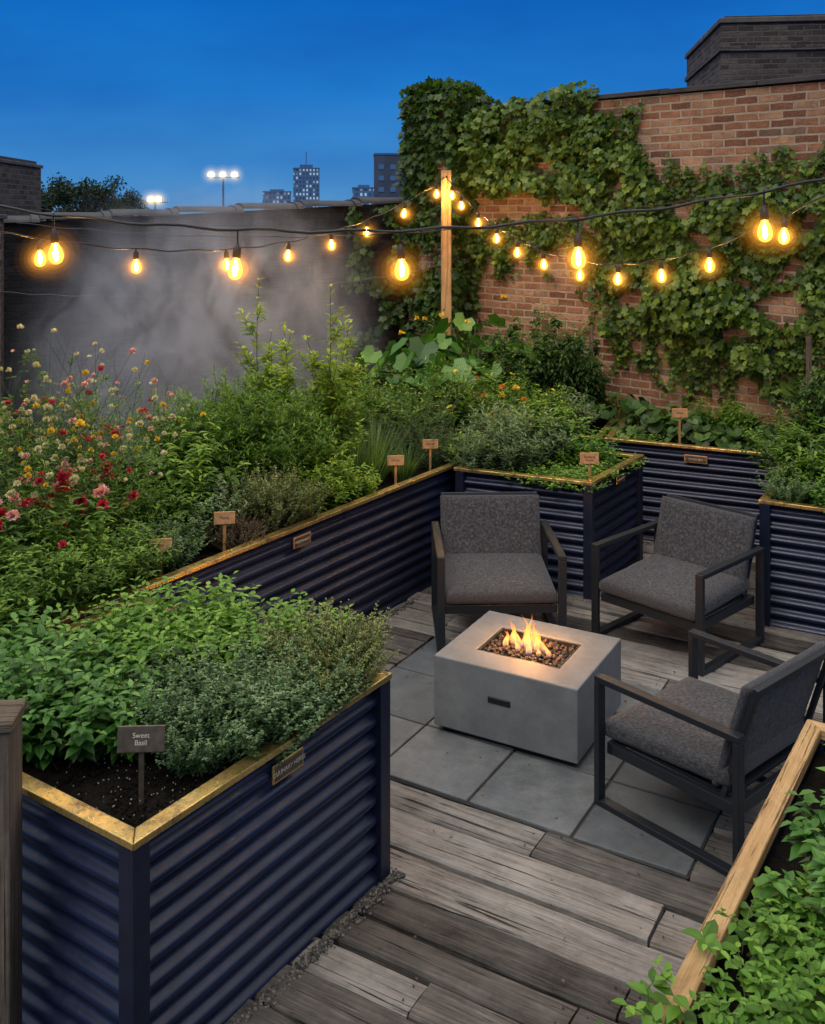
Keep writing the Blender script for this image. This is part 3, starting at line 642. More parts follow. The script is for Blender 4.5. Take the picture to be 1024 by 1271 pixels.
# ------------------------------------------------------------------ walls
def wallbox(name,p0,p1,th,h0,h1,mat,parent,z0=0):
    d=Vector((p1[0]-p0[0],p1[1]-p0[1])); L=d.length; rz=math.atan2(d.y,d.x)
    V=[(0,0,z0),(L,0,z0),(L,th,z0),(0,th,z0),(0,0,h0),(L,0,h1),(L,th,h1),(0,th,h0)]
    me=bpy.data.meshes.new(name); me.from_pydata(V,[],CUBEF); me.materials.append(mat)
    return obj(name,me,parent,(p0[0],p0[1],0),(0,0,rz)),L,rz
W1=(3.3,8.05); W2=(.25,10.99)
wd=np.array([W2[0]-W1[0],W2[1]-W1[1]]); WL=np.linalg.norm(wd); wd/=WL; wn=np.array([-wd[1],wd[0]])
if wn[1]>0: wn=-wn
par=empty('brick_wall')
Wr=(W1[0]-wd[0]*2.2,W1[1]-wd[1]*2.2)
w,L,rz=wallbox('masonry',W2,Wr,.3,3.58,3.54,M['brick'],par)
def coping(p0,p1,h0,h1,mat,parent,seg=.6,wd_=.36,hh=.06,side=.15,rnd=.012,round_=False):
    d=Vector((p1[0]-p0[0],p1[1]-p0[1])); L=d.length; d.normalize(); nr=Vector((-d.y,d.x)); n=int(L/seg)
    mb=MB()
    for i in range(n):
        a=i*L/n+.004; b=(i+1)*L/n-.004; z=h0+(h1-h0)*(i+.5)/n+random.uniform(0,rnd)
        prof=[]
        if round_:
            for k in range(9):
                th=math.pi*k/8; prof.append((math.cos(th)*wd_/2,math.sin(th)*hh))
        else: prof=[(wd_/2,0),(wd_/2,hh*.6),(.02,hh),(-.02,hh),(-wd_/2,hh*.6),(-wd_/2,0)]
        for (s0,s1,k) in ((a,b-.07,1.),(b-.07,b,1.22)) if round_ else ((a,b,1.),):
            V=[];m=len(prof)
            for s in (s0,s1):
                for (q,zz) in prof: 
                    p=Vector(p0)+d*s+nr*(side+q*k); V.append((p.x,p.y,z+zz*k))
            F=[(k2,k2+1,m+k2+1,m+k2) for k2 in range(m-1)]+[tuple(range(m)),tuple(range(2*m-1,m-1,-1)),(0,m,2*m-1,m-1)]
            mb.raw(V,F)
    obj('coping',mb.mesh('coping',[mat]),parent)
coping(W2,Wr,3.585,3.545,M['coping'],par,seg=.9,rnd=.02)
pp=empty('brick_pier',(.33,10.80,0),rz)
box('pier_shaft',(.56,.50,3.72),(0,0,1.86),M['brick'],pp,bevel=.01)
box('pier_cap',(.58,.52,.04),(0,0,3.742),M['coping'],pp,bevel=.01)

D0=(.02,10.95); D1=(-4.6,8.75)
par=empty('dark_brick_wall')
wallbox('masonry',D1,D0,.3,2.36,2.62,M['brickdark'],par)
coping(D1,D0,2.365,2.625,M['coping'],par,seg=.62,wd_=.38,hh=.06,round_=True)
e=empty('neighbour_brick_pier',(-3.62,8.55,0),.35); box('masonry',(.5,.5,2.45),(-.12,0,1.225),M['brickgrey'],e,bevel=.008); box('cap',(.56,.56,.04),(-.12,0,2.472),M['coping'],e,bevel=.008)
e=empty('brick_house',(-6.86,13.2,0),.06)
box('walls',(3.0,3.0,3.16),(0,0,1.58),M['brickgrey'],e,bevel=.01); box('parapet',(3.05,3.05,.05),(0,0,3.186),M['coping2'],e,bevel=.01)
box('window',(.5,.04,.9),(.6,-1.51,2.0),M['cable'],e); box('window_sill',(.6,.1,.06),(.6,-1.54,1.5),M['coping2'],e); box('roof',(2.9,2.9,.04),(0,0,3.24),M['coping'],e)
e=empty('brick_building',(6.45,14.2,0),-.12)
box('walls',(4.6,3.0,4.95),(0,0,2.475),M['brickgrey'],e,bevel=.01); box('parapet',(4.66,3.06,.07),(0,0,4.987),M['coping2'],e,bevel=.01)
box('corbel',(4.66,3.06,.07),(0,0,4.62),M['brickgrey'],e,bevel=.01); box('roof',(4.5,2.9,.03),(0,0,5.04),M['coping'],e)
box('window',(.8,.04,1.2),(-1.2,-1.51,2.6),M['cable'],e)

# ------------------------------------------------------------------ ivy
iv=MB()
A_b=[(-2.2,1.6),(-.5,1.5),(0,1.42),(.5,1.16),(.86,1.12),(1.24,1.15),(1.64,1.22),(2.0,1.42),(2.12,1.9),(2.35,2.12),(2.6,2.20),(3.0,2.18),(3.55,2.08),(3.9,1.95),(4.3,1.5)]
A_t=[(-2.2,3.2),(-.3,3.0),(0,2.92),(.3,2.84),(.6,2.76),(.86,2.70),(1.3,2.72),(1.50,2.80),(1.66,3.1),(1.8,3.55),(2.2,3.68),(3.0,3.66),(4.3,3.75)]
def interp(tab,a):
    return float(np.interp(a,[p[0] for p in tab],[p[1] for p in tab]))
P=[];Dn=[];Va=[];Sz=[]
def wallpt(a,z,off):
    return (W1[0]+wd[0]*a+wn[0]*off,W1[1]+wd[1]*a+wn[1]*off,z)
cnt=0
holes=[(3.05,2.55,.34,.20),(2.5,2.45,.38,.18),(3.45,2.42,.22,.22),(.35,1.75,.22,.15),(.7,1.50,.22,.10),(1.9,2.72,.14,.18),(1.75,1.75,.18,.11),(.1,2.45,.14,.12),(2.75,3.0,.14,.12),(1.05,2.30,.14,.09)]
while cnt<18500:
    a=random.uniform(-2.2,4.3); z=random.uniform(1.0,3.85); b0=interp(A_b,a); t0=interp(A_t,a)
    n1=mnoise.noise(Vector((a*1.3,z*1.7,3))); n2=mnoise.noise(Vector((a*4.5,z*4.5,9)))
    n4=mnoise.noise(Vector((a*6.0,z*1.4,21)))
    e=min((z-b0)/.42,(t0-z)/.20)
    dens=e*.85+n1*1.0+n2*.8+n4*.7
    if a>2.1: dens=min(dens,.92+n1*1.1+n2*.7-(.75 if z<2.75 else 0)*(.55-n1))
    else: dens=min(dens,1.15+n1*1.3+n2*.8)
    for (ha,hz,ra,rz_) in holes:
        q=((a-ha)/ra)**2+((z-hz)/rz_)**2
        if q<1.4: dens-=1.0*(1.4-q)
    if random.random()>max(.0,dens): continue
    cnt+=1
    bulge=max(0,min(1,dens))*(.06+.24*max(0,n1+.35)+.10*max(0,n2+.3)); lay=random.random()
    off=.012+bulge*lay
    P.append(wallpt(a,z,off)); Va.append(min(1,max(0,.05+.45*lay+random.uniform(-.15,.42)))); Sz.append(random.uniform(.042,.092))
    Dn.append((random.gauss(0,.55)*wd[0]+wn[0]*.35,random.gauss(0,.55)*wd[1]+wn[1]*.35,-.75+random.gauss(0,.3)))
stemmb=MB()
for k in range(140):
    if k<98: a=random.uniform(-.6,4.0); z=interp(A_b,a)+.3; dirz=-1
    else: a=random.uniform(-.6,2.0); z=interp(A_t,a)-.1; dirz=1
    L=random.uniform(.2,.65 if dirz<0 else .4); n=int(L/.022); pts=[]; da=random.gauss(0,.5)
    for i in range(n):
        if z>3.5: break
        pts.append(wallpt(a,z,.015)); 
        for _ in range(2):
            P.append(wallpt(a+random.gauss(0,.03),z+random.gauss(0,.02),.02+random.random()*.04)); Va.append(random.uniform(.1,.8)); Sz.append(random.uniform(.03,.065))
            Dn.append((random.gauss(0,.8)*wd[0]+wn[0]*.4,random.gauss(0,.8)*wd[1]+wn[1]*.4,-.6+random.gauss(0,.4)))
        a+=.022*da+random.gauss(0,.008); z+=dirz*.022
    if len(pts)>3: stemmb.tube(pts,.004,.002)
rzc,rzs=math.cos(rz),math.sin(rz)
for k in range(7200):
    z=3.90-2.7*random.random()**1.35
    th=random.uniform(0,6.283); n1=mnoise.noise(Vector((th*1.5,z*2.2,5)))
    if z<2.6 and random.random()<.30-n1: continue
    if n1<-.4 and z<3.1: continue
    c,s_=math.cos(th),math.sin(th); m=max(abs(c)/.29,abs(s_)/.26); bx,by=c/m,s_/m; ex=1.02+(.10+.34*max(0,n1+.3))*random.random()*1.4
    top=z>3.76
    if top: q=random.random(); ex=q**.5*1.12; z=3.76+random.random()*.14*(1-q*.6)
    x,y=bx*ex,by*ex
    P.append((.33+x*rzc-y*rzs,10.80+x*rzs+y*rzc,z)); Va.append(random.uniform(.0,.55)); Sz.append(random.uniform(.055,.11))
    Dn.append((random.gauss(c*.5,.5)*1,random.gauss(-.4,.5),-.7+random.gauss(0,.3)+(.8 if top else 0)))
for k in range(1500):
    q=random.random()**1.7*.9; z=random.uniform(.9,2.6)
    if mnoise.noise(Vector((q*4,z*3,2)))<-.05+q*.25: continue
    P.append((.0-q*.9,10.90-q*.43-.05-random.random()*.1,z)); Va.append(random.uniform(0,.5)); Sz.append(random.uniform(.05,.1)); Dn.append((random.gauss(0,.5),-.4,-.7))
P=np.array(P);Dn=np.array(Dn); Sz=np.array(Sz)
upv=np.array([wn[0],wn[1],.5])+rng.normal(0,.45,(len(P),3))
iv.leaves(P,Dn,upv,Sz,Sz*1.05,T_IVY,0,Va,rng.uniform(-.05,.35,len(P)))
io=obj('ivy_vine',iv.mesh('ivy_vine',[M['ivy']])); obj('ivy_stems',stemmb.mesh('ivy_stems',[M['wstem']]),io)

# ------------------------------------------------------------------ string lights
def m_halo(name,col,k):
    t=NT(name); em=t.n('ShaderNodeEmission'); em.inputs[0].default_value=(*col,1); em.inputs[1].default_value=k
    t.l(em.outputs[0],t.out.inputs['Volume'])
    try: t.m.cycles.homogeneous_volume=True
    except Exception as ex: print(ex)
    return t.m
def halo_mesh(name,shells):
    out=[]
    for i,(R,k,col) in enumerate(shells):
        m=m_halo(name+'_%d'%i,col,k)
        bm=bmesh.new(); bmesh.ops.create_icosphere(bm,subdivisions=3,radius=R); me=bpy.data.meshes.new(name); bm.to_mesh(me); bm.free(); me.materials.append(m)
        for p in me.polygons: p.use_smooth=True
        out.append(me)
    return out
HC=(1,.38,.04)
halos=halo_mesh('lamp_halo_shell',[(.045,8.0,HC),(.062,2.6,HC),(.082,1.0,HC),(.105,.36,HC),(.130,.12,HC)])  # nested self-emitting spheres imitate the bloom around each bulb; no scattering haze
M['bcore']=m_emit('filament_glow',(1,.56,.17),1100)
t=NT('amber_bulb_glass'); em=t.n('ShaderNodeEmission'); em.inputs[0].default_value=(1,.42,.05,1); em.inputs[1].default_value=5.0
tr=t.n('ShaderNodeBsdfTransparent'); tr.inputs[0].default_value=(1,.9,.75,1); mx=t.n('ShaderNodeMixShader'); mx.inputs[0].default_value=.38
gl=t.n('ShaderNodeBsdfGlossy'); gl.inputs['Roughness'].default_value=.1; mx2=t.n('ShaderNodeMixShader'); mx2.inputs[0].default_value=.06
t.l(tr.outputs[0],mx.inputs[1]); t.l(em.outputs[0],mx.inputs[2]); t.l(mx.outputs[0],mx2.inputs[1]); t.l(gl.outputs[0],mx2.inputs[2]); t.l(mx2.outputs[0],t.out.inputs[0]); M['bglass']=t.m
def lathe(prof,sd=14):
    V=[];F=[]
    for r,z in prof:
        for k in range(sd): V.append((r*math.cos(k*2*math.pi/sd),r*math.sin(k*2*math.pi/sd),z))
    for i in range(len(prof)-1):
        for k in range(sd): F.append((i*sd+k,(i+1)*sd+k,(i+1)*sd+(k+1)%sd,i*sd+(k+1)%sd))
    return V,F
def lmesh(name,prof,mat,sd=14):
    mb=MB(); V,F=lathe(prof,sd); mb.raw(V,F); return mb.mesh(name,[mat],True)
me_sock=lmesh('socket',[(0,0),(.006,0),(.008,-.012),(.016,-.02),(.017,-.055),(.014,-.06),(0,-.06)],M['cable'])
me_glass=lmesh('bulb_glass',[(.013,-.058),(.015,-.068),(.024,-.085),(.0295,-.105),(.029,-.122),(.022,-.138),(.010,-.146),(0,-.148)],M['bglass'],18)
me_core=lmesh('filament',[(0,-.078),(.006,-.084),(.009,-.10),(.009,-.118),(.005,-.128),(0,-.130)],M['bcore'],10)
def string(P0,P1,sag,ts,drop=.0,sc=1.,r=.0045,bulbs=True):
    P0=Vector(P0);P1=Vector(P1); f=lambda t:P0.lerp(P1,t)-Vector((0,0,4*sag*t*(1-t)))
    e=empty('string_lights' if bulbs else 'overhead_cable')
    cu=bpy.data.curves.new('cable','CURVE'); cu.dimensions='3D'; cu.bevel_depth=r; cu.bevel_resolution=2; s=cu.splines.new('POLY'); n=60; s.points.add(n)
    for i in range(n+1):
        p=f(i/n); s.points[i].co=(p.x,p.y,p.z+.006*math.sin(i*1.3),1)
    cu.materials.append(M['cable']); o=bpy.data.objects.new('cable',cu); COL.objects.link(o); o.parent=e
    for t in ts:
        p=f(t); z=p.z-drop
        if drop>0: box('drop_wire',(.006,.006,drop+.01),(p.x,p.y,p.z-drop/2),M['cable'],e,bevel=0)
        rx=(random.gauss(0,.06),random.gauss(0,.06),0)
        k=sc
        for nm_,me in (('socket',me_sock),('bulb_glass',me_glass),('filament',me_core)): obj(nm_,me,e,(p.x,p.y,z),rx,(k,k,k))
        for hm in halos: obj('halo_shell',hm,e,(p.x,p.y,z-.105*k),(0,0,0))
    return e
string((-2.3,4.6,2.50),(.33,10.0,2.86),.40,[.129,.252,.399,.527,.629,.729,.85,.965])
string((.33,10.0,2.86),(2.2,4.7,2.75),.66,[.03,.061+.01,.145,.219,.296,.378,.484,.581,.672,.762,.879])
ts=[(x-(-2.1))/(4.4) for x in (-1.44,-.70,-.048,.66,1.40)]
string((-2.1,4.05,2.60),(2.3,4.0,2.80),.262,ts,drop=.055,sc=1.0,r=.006)
string((-3.4,8.3,1.85),(.25,9.9,1.98),.14,[],bulbs=False,r=.007)
string((-3.3,8.4,2.42),(2.9,7.9,2.75),.25,[],bulbs=False,r=.004)
e=empty('wooden_pole',(.335,10.02,0)); box('shaft',(.10,.10,2.93),(0,0,1.465),M['pine'],e,bevel=.006); box('hook',(.02,.06,.02),(0,-.07,2.86),M['cable'],e)
for (x,y,h) in ((-2.38,4.6,2.6),(2.32,4.68,2.82),(-2.2,4.02,2.66)):
    e=empty('wooden_pole',(x,y,0)); box('shaft',(.08,.08,h),(0,0,h/2),M['post'],e,bevel=.005); box('hook',(.02,.12,.02),(0,0,h-.05),M['cable'],e)
e=empty('garden_stake',(1.60,9.0,0)); box('shaft',(.03,.03,1.5),(0,0,.75),M['post'],e,bevel=.003)
e=empty('garden_stake',(3.05,7.75,0)); box('shaft',(.035,.035,1.55),(0,0,.775),M['post'],e,bevel=.003)
e=empty('garden_trellis',(2.98,6.6,.7),.6)
for i in range(4): box('upright_%d'%i,(.015,.015,1.0),(i*.13-.2,0,.5),M['post'],e,bevel=.002)
for i in range(4): box('crossbar_%d'%i,(.45,.012,.012),(0,-.014,.2+i*.24),M['post'],e,bevel=.002)

# ------------------------------------------------------------------ planting
for x,y,s in ((-1.14,3.36,1.),(-1.32,3.62,1.1),(-1.10,3.60,1.),(-.98,3.42,.85),(-1.45,3.42,1.0),(-1.28,3.40,.9),(-1.5,3.75,1.1)): put('basil_plant',x,y,sc=s)
for x,y,s in ((-.70,3.30,.85),(-.54,3.36,.95),(-.60,3.52,1.1),(-.42,3.56,1.),(-.78,3.48,1.),(-.47,3.46,.95)): put('oregano_plant',x,y,sc=s)
for x,y,s in ((-.30,3.72,1.05),(-.27,3.86,1.05),(-.38,3.78,1.1),(-.34,3.64,.8)): put('thyme_plant',x,y,sc=s)
for x,y,s in ((-.56,3.78,1.),(-.75,3.76,1.05),(-.9,3.86,1.1),(-.95,3.68,1.),(-.5,3.95,1.),(-.7,4.0,1.05),(-1.05,4.0,1.1),(-1.2,3.85,1.1),(-.38,3.94,.9),(-.9,4.12,1.1)): put('mint_plant',x,y,sc=s)
def pst(key,s,t,sc=1.): x,y=ST(s,t); return put(key,x,y,sc=sc)
for s,t,k,sc in [(-.75,1.62,'leafy_shrub',1.),(-.5,1.65,'leafy_shrub',.9),(-.25,1.62,'leafy_shrub',.9),(-.02,1.62,'leafy_shrub',.75),(-.6,1.95,'zinnia_plant',1.2),(-.3,1.95,'zinnia_plant',1.2),(.0,1.9,'zinnia_plant',1.1),(.1,2.1,'zinnia_plant',1.2),
    (.22,1.75,'mint_plant',1.0),(.18,1.68,'leafy_shrub',.5),(.42,1.70,'oregano_plant',1.0),(.52,1.82,'leafy_shrub',.5),(.86,1.63,'bronze_thyme_plant',1.1),(.70,1.86,'oregano_plant',1.1),
    (1.12,1.64,'thyme_plant',1.1),(1.30,1.62,'thyme_plant',1.05),(1.22,1.80,'thyme_plant',1.25),(1.0,1.85,'sage_plant',.9),
    (1.62,1.66,'lime_herb_plant',.8),(1.78,1.78,'lime_herb_plant',1.0),(1.95,1.62,'lime_herb_plant',.7),(2.15,1.80,'chive_clump',1.0),(2.35,1.80,'chive_clump',1.1),(2.5,1.66,'chive_clump',.75),(2.62,1.9,'lavender_plant',.9),
    (2.9,1.66,'lavender_plant',.8),(3.05,1.9,'lavender_plant',1.1),
    (.30,2.0,'scabiosa_plant',.8),(.0,2.15,'scabiosa_plant',.95),(-.3,2.2,'scabiosa_plant',.9),(-.6,2.4,'scabiosa_plant',.9),(.45,2.35,'scabiosa_plant',1.0),(.2,2.4,'scabiosa_plant',1.0),(.65,2.6,'scabiosa_plant',1.0),(.1,2.6,'astilbe_plant',1.0),(.45,2.65,'astilbe_plant',1.05),(-.1,2.6,'scabiosa_plant',1.0),(.9,2.65,'scabiosa_plant',.9),
    (.15,1.95,'leafy_shrub',.7),(.5,2.1,'tarragon_shrub',.65),(.75,2.1,'pepper_plant',1.1),(1.0,2.15,'pepper_plant',1.2),(.85,2.35,'pepper_plant',1.2),(.62,2.0,'pepper_plant',.85),
    (1.4,2.1,'tarragon_shrub',1.05),(1.6,2.3,'tarragon_shrub',1.2),(1.75,2.05,'tarragon_shrub',.95),(1.3,2.45,'tarragon_shrub',1.1),(1.9,2.45,'tarragon_shrub',1.15),(1.55,2.0,'tarragon_shrub',.85),
    (2.1,2.05,'lime_herb_plant',1.3),(2.28,2.1,'bay_sapling',1.2),(2.05,2.45,'bay_sapling',1.15),(2.45,2.3,'tarragon_shrub',1.0),(2.7,2.5,'leafy_shrub',1.25),(2.9,2.3,'tarragon_shrub',.95),
    (3.2,2.1,'rudbeckia_plant',1.05),(3.4,1.8,'rudbeckia_plant',1.05),(3.6,2.1,'tarragon_shrub',1.),(3.3,2.45,'leafy_shrub',1.4),(3.75,1.7,'marigold_plant',1.4),(3.1,2.6,'bay_sapling',.8),(3.8,2.3,'squash_plant',1.1),(3.5,2.5,'squash_plant',1.),(3.0,2.1,'leafy_shrub',1.1),
    (1.2,2.7,'scabiosa_plant',.75),(1.7,2.7,'leafy_shrub',1.1),(2.5,2.7,'leafy_shrub',1.1)]:
    pst(k,s,t,sc)
for s,t in ((-.8,2.0),(-.8,2.3),(-.1,2.0),(.2,2.3),(-.45,2.1),(.5,2.5),(-.2,2.5)): pst('leafy_shrub',s,t,.95)
for x,y,k,sc in [(.42,6.98,'sage_plant',.8),(.52,7.15,'sage_plant',1.1),(.70,7.0,'sage_plant',1.05),(.62,7.32,'sage_plant',1.3),(.85,7.2,'sage_plant',1.2),(.80,6.83,'groundcover_plant',1.),(.98,6.72,'groundcover_plant',1.),(1.12,6.68,'groundcover_plant',.9),(1.22,6.9,'groundcover_plant',1.1),(1.0,6.92,'groundcover_plant',1.2),(1.1,7.1,'mint_plant',.8),(1.3,7.15,'mint_plant',.8),(1.42,7.2,'groundcover_plant',1.1),(.95,7.35,'pepper_plant',1.0),(1.15,7.3,'mint_plant',1.2),(.40,7.1,'lime_herb_plant',.8)]:
    put(k,x,y,sc=sc)
for x,y,k,sc in [(.2,9.0,'squash_plant',1.1),(.55,9.2,'squash_plant',1.2),(.05,9.1,'squash_plant',1.05),(.4,8.9,'squash_plant',1.0),(.9,8.7,'climbing_bean_plant',.75),(1.2,8.9,'climbing_bean_plant',.9),(1.35,8.6,'tomato_plant',.85),(.8,9.3,'tomato_plant',.8),(.5,8.7,'leafy_shrub',1.2),(.9,8.35,'rudbeckia_plant',.9),(1.25,8.2,'sage_plant',1.1),(.7,8.5,'pepper_plant',1.1),(1.5,9.1,'climbing_bean_plant',.8),(.3,9.8,'climbing_bean_plant',.8),(1.1,9.4,'climbing_bean_plant',.85),(1.5,8.7,'tomato_plant',.8),(1.05,8.25,'leafy_shrub',.9),
    (1.8,8.1,'hosta_plant',.9),(2.0,8.2,'hosta_plant',1.1),(2.3,7.85,'hosta_plant',1.),(2.45,7.75,'hosta_plant',1.),(2.6,7.65,'hosta_plant',.9),(2.75,7.6,'hosta_plant',1.),(2.2,8.2,'hosta_plant',1.2),(2.6,8.0,'pepper_plant',.75),(2.1,8.0,'hosta_plant',.8),(2.85,7.85,'hosta_plant',1.2),(1.75,8.6,'hosta_plant',1.4),(1.75,7.95,'groundcover_plant',1.),(2.45,8.2,'leafy_shrub',.7)]:
    put(k,x,y,sc=sc)
for x,y,k,sc in [(2.32,6.18,'oregano_plant',.9),(2.5,6.1,'mint_plant',.9),(2.42,6.35,'pepper_plant',.7),(2.65,6.3,'pepper_plant',.9),(2.7,6.6,'pepper_plant',1.2),(2.9,6.5,'tomato_plant',.75),(2.85,6.9,'tomato_plant',.85),(3.1,6.8,'climbing_bean_plant',.75),(2.6,6.75,'leafy_shrub',1.),(2.7,6.05,'groundcover_plant',1.2),(3.0,6.2,'leafy_shrub',1.),(2.55,6.5,'sage_plant',1.)]:
    put(k,x,y,sc=sc)
FE=np.array([.544,.839]); FN=np.array([.839,-.544]); F0=np.array([.40,1.99])
for s,t,k,sc in [(.12,.29,'periwinkle_plant',1.),(.36,.28,'periwinkle_plant',1.),(.58,.30,'periwinkle_plant',.95),(.2,.5,'periwinkle_plant',1.2),(.5,.5,'periwinkle_plant',1.25),(.78,.32,'impatiens_plant',.8),(.98,.36,'impatiens_plant',.85),(1.2,.35,'impatiens_plant',.85),(1.42,.36,'impatiens_plant',.9),(1.60,.36,'impatiens_plant',.85),
    (.75,.52,'impatiens_plant',1.),(1.02,.58,'impatiens_plant',1.05),(1.3,.58,'impatiens_plant',1.15),(1.55,.58,'impatiens_plant',1.25),(.5,.8,'impatiens_plant',1.05),(.85,.8,'impatiens_plant',1.1),(1.2,.8,'impatiens_plant',1.2),(1.5,.82,'impatiens_plant',1.3),(.2,.8,'periwinkle_plant',1.2)]:
    p=F0+FE*s+FN*t; put(k,float(p[0]),float(p[1]),sc=sc)
sg=herb('trailing_vine',[S_,M['mint']],nst=7,H=.16,R=.22,br=.03,LL=.06,LW=.04,nodes=7,ang=.2,dome=.2,wav=.03)
for s in (.24,.58): 
    p=F0+FE*s+FN*.10; obj('trailing_vine',sg,None,(float(p[0]),float(p[1]),.70),(0,0,s*9))

# ------------------------------------------------------------------ smoke
t=NT('smoke_volume'); o=t.obj()
wn_=t.n('ShaderNodeTexNoise'); wn_.inputs['Scale'].default_value=1.5; wn_.inputs['Detail'].default_value=2; t.l(o,wn_.inputs['Vector'])
vm=t.n('ShaderNodeVectorMath',operation='MULTIPLY_ADD'); t.l(wn_.outputs['Color'],vm.inputs[0]); vm.inputs[1].default_value=(1.0,.6,.8); 
ofs=t.n('ShaderNodeVectorMath',operation='SUBTRACT'); t.l(o,ofs.inputs[0]); ofs.inputs[1].default_value=(.5,.3,.4); t.l(ofs.outputs[0],vm.inputs[2])
ln=t.n('ShaderNodeVectorMath',operation='LENGTH'); t.l(vm.outputs[0],ln.inputs[0])
l0=t.n('ShaderNodeVectorMath',operation='LENGTH'); t.l(o,l0.inputs[0])
nd=t.noise(t.mapping(vm.outputs[0],scale=(1.7,1.3,.6),rot=(0,.6,0)),2.2,4,.62,1.3)
f=t.math('MULTIPLY',t.math('POWER',t.math('MAXIMUM',t.math('SUBTRACT',1.0,ln.outputs['Value']),0),1.1),t.math('MAXIMUM',t.math('SUBTRACT',1,l0.outputs['Value']),0))
dn=t.math('MULTIPLY',t.ramp(nd,[(.42,0.0),(.64,1.0)]),f)
pv=t.n('ShaderNodeVolumePrincipled'); pv.inputs['Color'].default_value=(.84,.89,.98,1); pv.inputs['Anisotropy'].default_value=.1
t.l(t.math('MULTIPLY',dn,15.0),pv.inputs['Density']); t.l(pv.outputs[0],t.out.inputs['Volume'])
try: t.m.cycles.volume_step_rate=3.0
except Exception as ex: print('step',ex)
bm=bmesh.new(); bmesh.ops.create_icosphere(bm,subdivisions=3,radius=1.0); me=bpy.data.meshes.new('smoke'); bm.to_mesh(me); bm.free(); me.materials.append(t.m)
obj('smoke',me,None,(-1.62,8.2,1.45),(0,0,.4),(1.8,.75,1.5))

# ------------------------------------------------------------------ skyline
t=NT('city_facade_night'); o=t.obj()
sp=t.n('ShaderNodeSeparateXYZ'); t.l(o,sp.inputs[0]); cb=t.n('ShaderNodeCombineXYZ'); t.l(t.math('ADD',sp.outputs[0],sp.outputs[1]),cb.inputs[0]); t.l(sp.outputs[2],cb.inputs[1])
bt=t.n('ShaderNodeTexBrick'); t.l(cb.outputs[0],bt.inputs['Vector']); bt.inputs['Scale'].default_value=1; bt.offset=0
bt.inputs['Brick Width'].default_value=3; bt.inputs['Row Height'].default_value=3.6; bt.inputs['Mortar Size'].default_value=.8; bt.inputs['Color1'].default_value=(0,0,0,1); bt.inputs['Color2'].default_value=(1,1,1,1)
lit=t.math('MULTIPLY',t.ramp(bt.outputs['Color'],[(.35,0.0),(.6,1.0)]),t.math('SUBTRACT',1,bt.outputs['Fac']))
b=t.bsdf(t.mixc(bt.outputs['Fac'],(.03,.07,.14),(.06,.15,.32)),.6); b.inputs['Emission Color'].default_value=(.6,.8,.95,1); t.l(t.math('MULTIPLY',lit,.5),b.inputs['Emission Strength']); M['city']=t.m
M['facade']=m_simple('blue_grey_cladding',(.05,.12,.26),.7,0,.2,.2,.05)
M['facade2']=m_simple('grey_cladding',(.045,.065,.11),.8,0,.3,.25,.05)
def tower(name,cx,w,h,Y):
    e=empty(name,(cx,Y,0),.15)
    box('facade',(w,w*.7,h),(0,0,h/2),M['city'],e,bevel=0); box('roof_plant',(w*.5,w*.35,h*.06+1),(0,0,h*1.03+.2),M['facade'],e,bevel=0)
    box('parapet',(w*1.03,w*.73,1.2),(0,0,h-.3),M['facade'],e,bevel=0)
    return e
e=tower('office_tower',-95.0,22.8,42.8,900); box('antenna',(.8,.8,14),(0,0,50.8),M['facade'],e,bevel=0)
tower('office_building',-114.6,23.4,20.9,850); tower('office_building',-33.9,15.1,20.4,700)
e=empty('grey_apartment_building',(-5.8,300,0),.05)
box('walls',(11.3,12,19.6),(0,0,9.8),M['facade2'],e,bevel=0); box('parapet',(11.6,12.3,.5),(0,0,19.9),M['facade'],e,bevel=0); box('roof',(11,11.6,.1),(0,0,19.75),M['facade'],e,bevel=0)
for i in range(3):
    for j in range(3): box('window',(1.6,.2,1.4),(-3.6+i*3.4,-6.05,9.5+j*3.3),M['city'],e,bevel=0)
M['floodem']=m_emit('floodlight_lens',(1,.90,.55),26)
FC=(1,.72,.25); fh=halo_mesh('floodlight_halo_shell',[(.34,1.4,FC),(.50,.45,FC),(.72,.14,FC),(1.0,.05,FC)])  # emissive spheres added to imitate glare around the floodlight lenses
def flood(x,z,Y,n,gap_=1.25):
    e=empty('street_lamp',(x,Y,0))
    mb=MB(); V,F=lathe([(.13,0),(.09,z)],10); mb.raw(V,F); obj('pole',mb.mesh('pole',[M['facade']],True),e)
    box('crossarm',(n*.9+.4,.12,.12),(0,0,z),M['facade'],e,bevel=.02)
    for i in range(n):
        xx=(i-(n-1)/2)*gap_; box('lamp_head',(.6,.3,.35),(xx,0,z+.25),M['facade'],e,bevel=.03); box('lens',(.5,.06,.28),(xx,-.18,z+.25),M['floodem'],e,bevel=.01)
        for hm in fh: obj('halo_shell',hm,e,(xx,-.2,z+.25))
flood(-17.86,5.9,95,3,1.1); flood(-23.0,3.5,90,2,.7)
tb=MB(); n=5200; cs=[(rng.normal(0,2.0),rng.normal(0,1.2),4.0+rng.normal(0,.75)) for _ in range(26)]
ix=rng.integers(0,26,n); c=np.array(cs)[ix]; P=c+rdir(n)*(rng.uniform(0,1,n)**.5)[:,None]*np.array([1.05,1,.75]); s=rng.uniform(.14,.3,n)
tb.leaves(P,rdir(n),rdir(n),s,s*.7,T_SM,1,rng.uniform(0,1,n))
tb.tube([(0,0,0),(.1,0,2),(0,.1,3.6)],.3,.16,0,.3,8)
for cc in cs[:12]: tb.tube([(0,.05,2.2),(cc[0]*.5,cc[1]*.5,3.0),cc],.09,.03,0,.3,5)
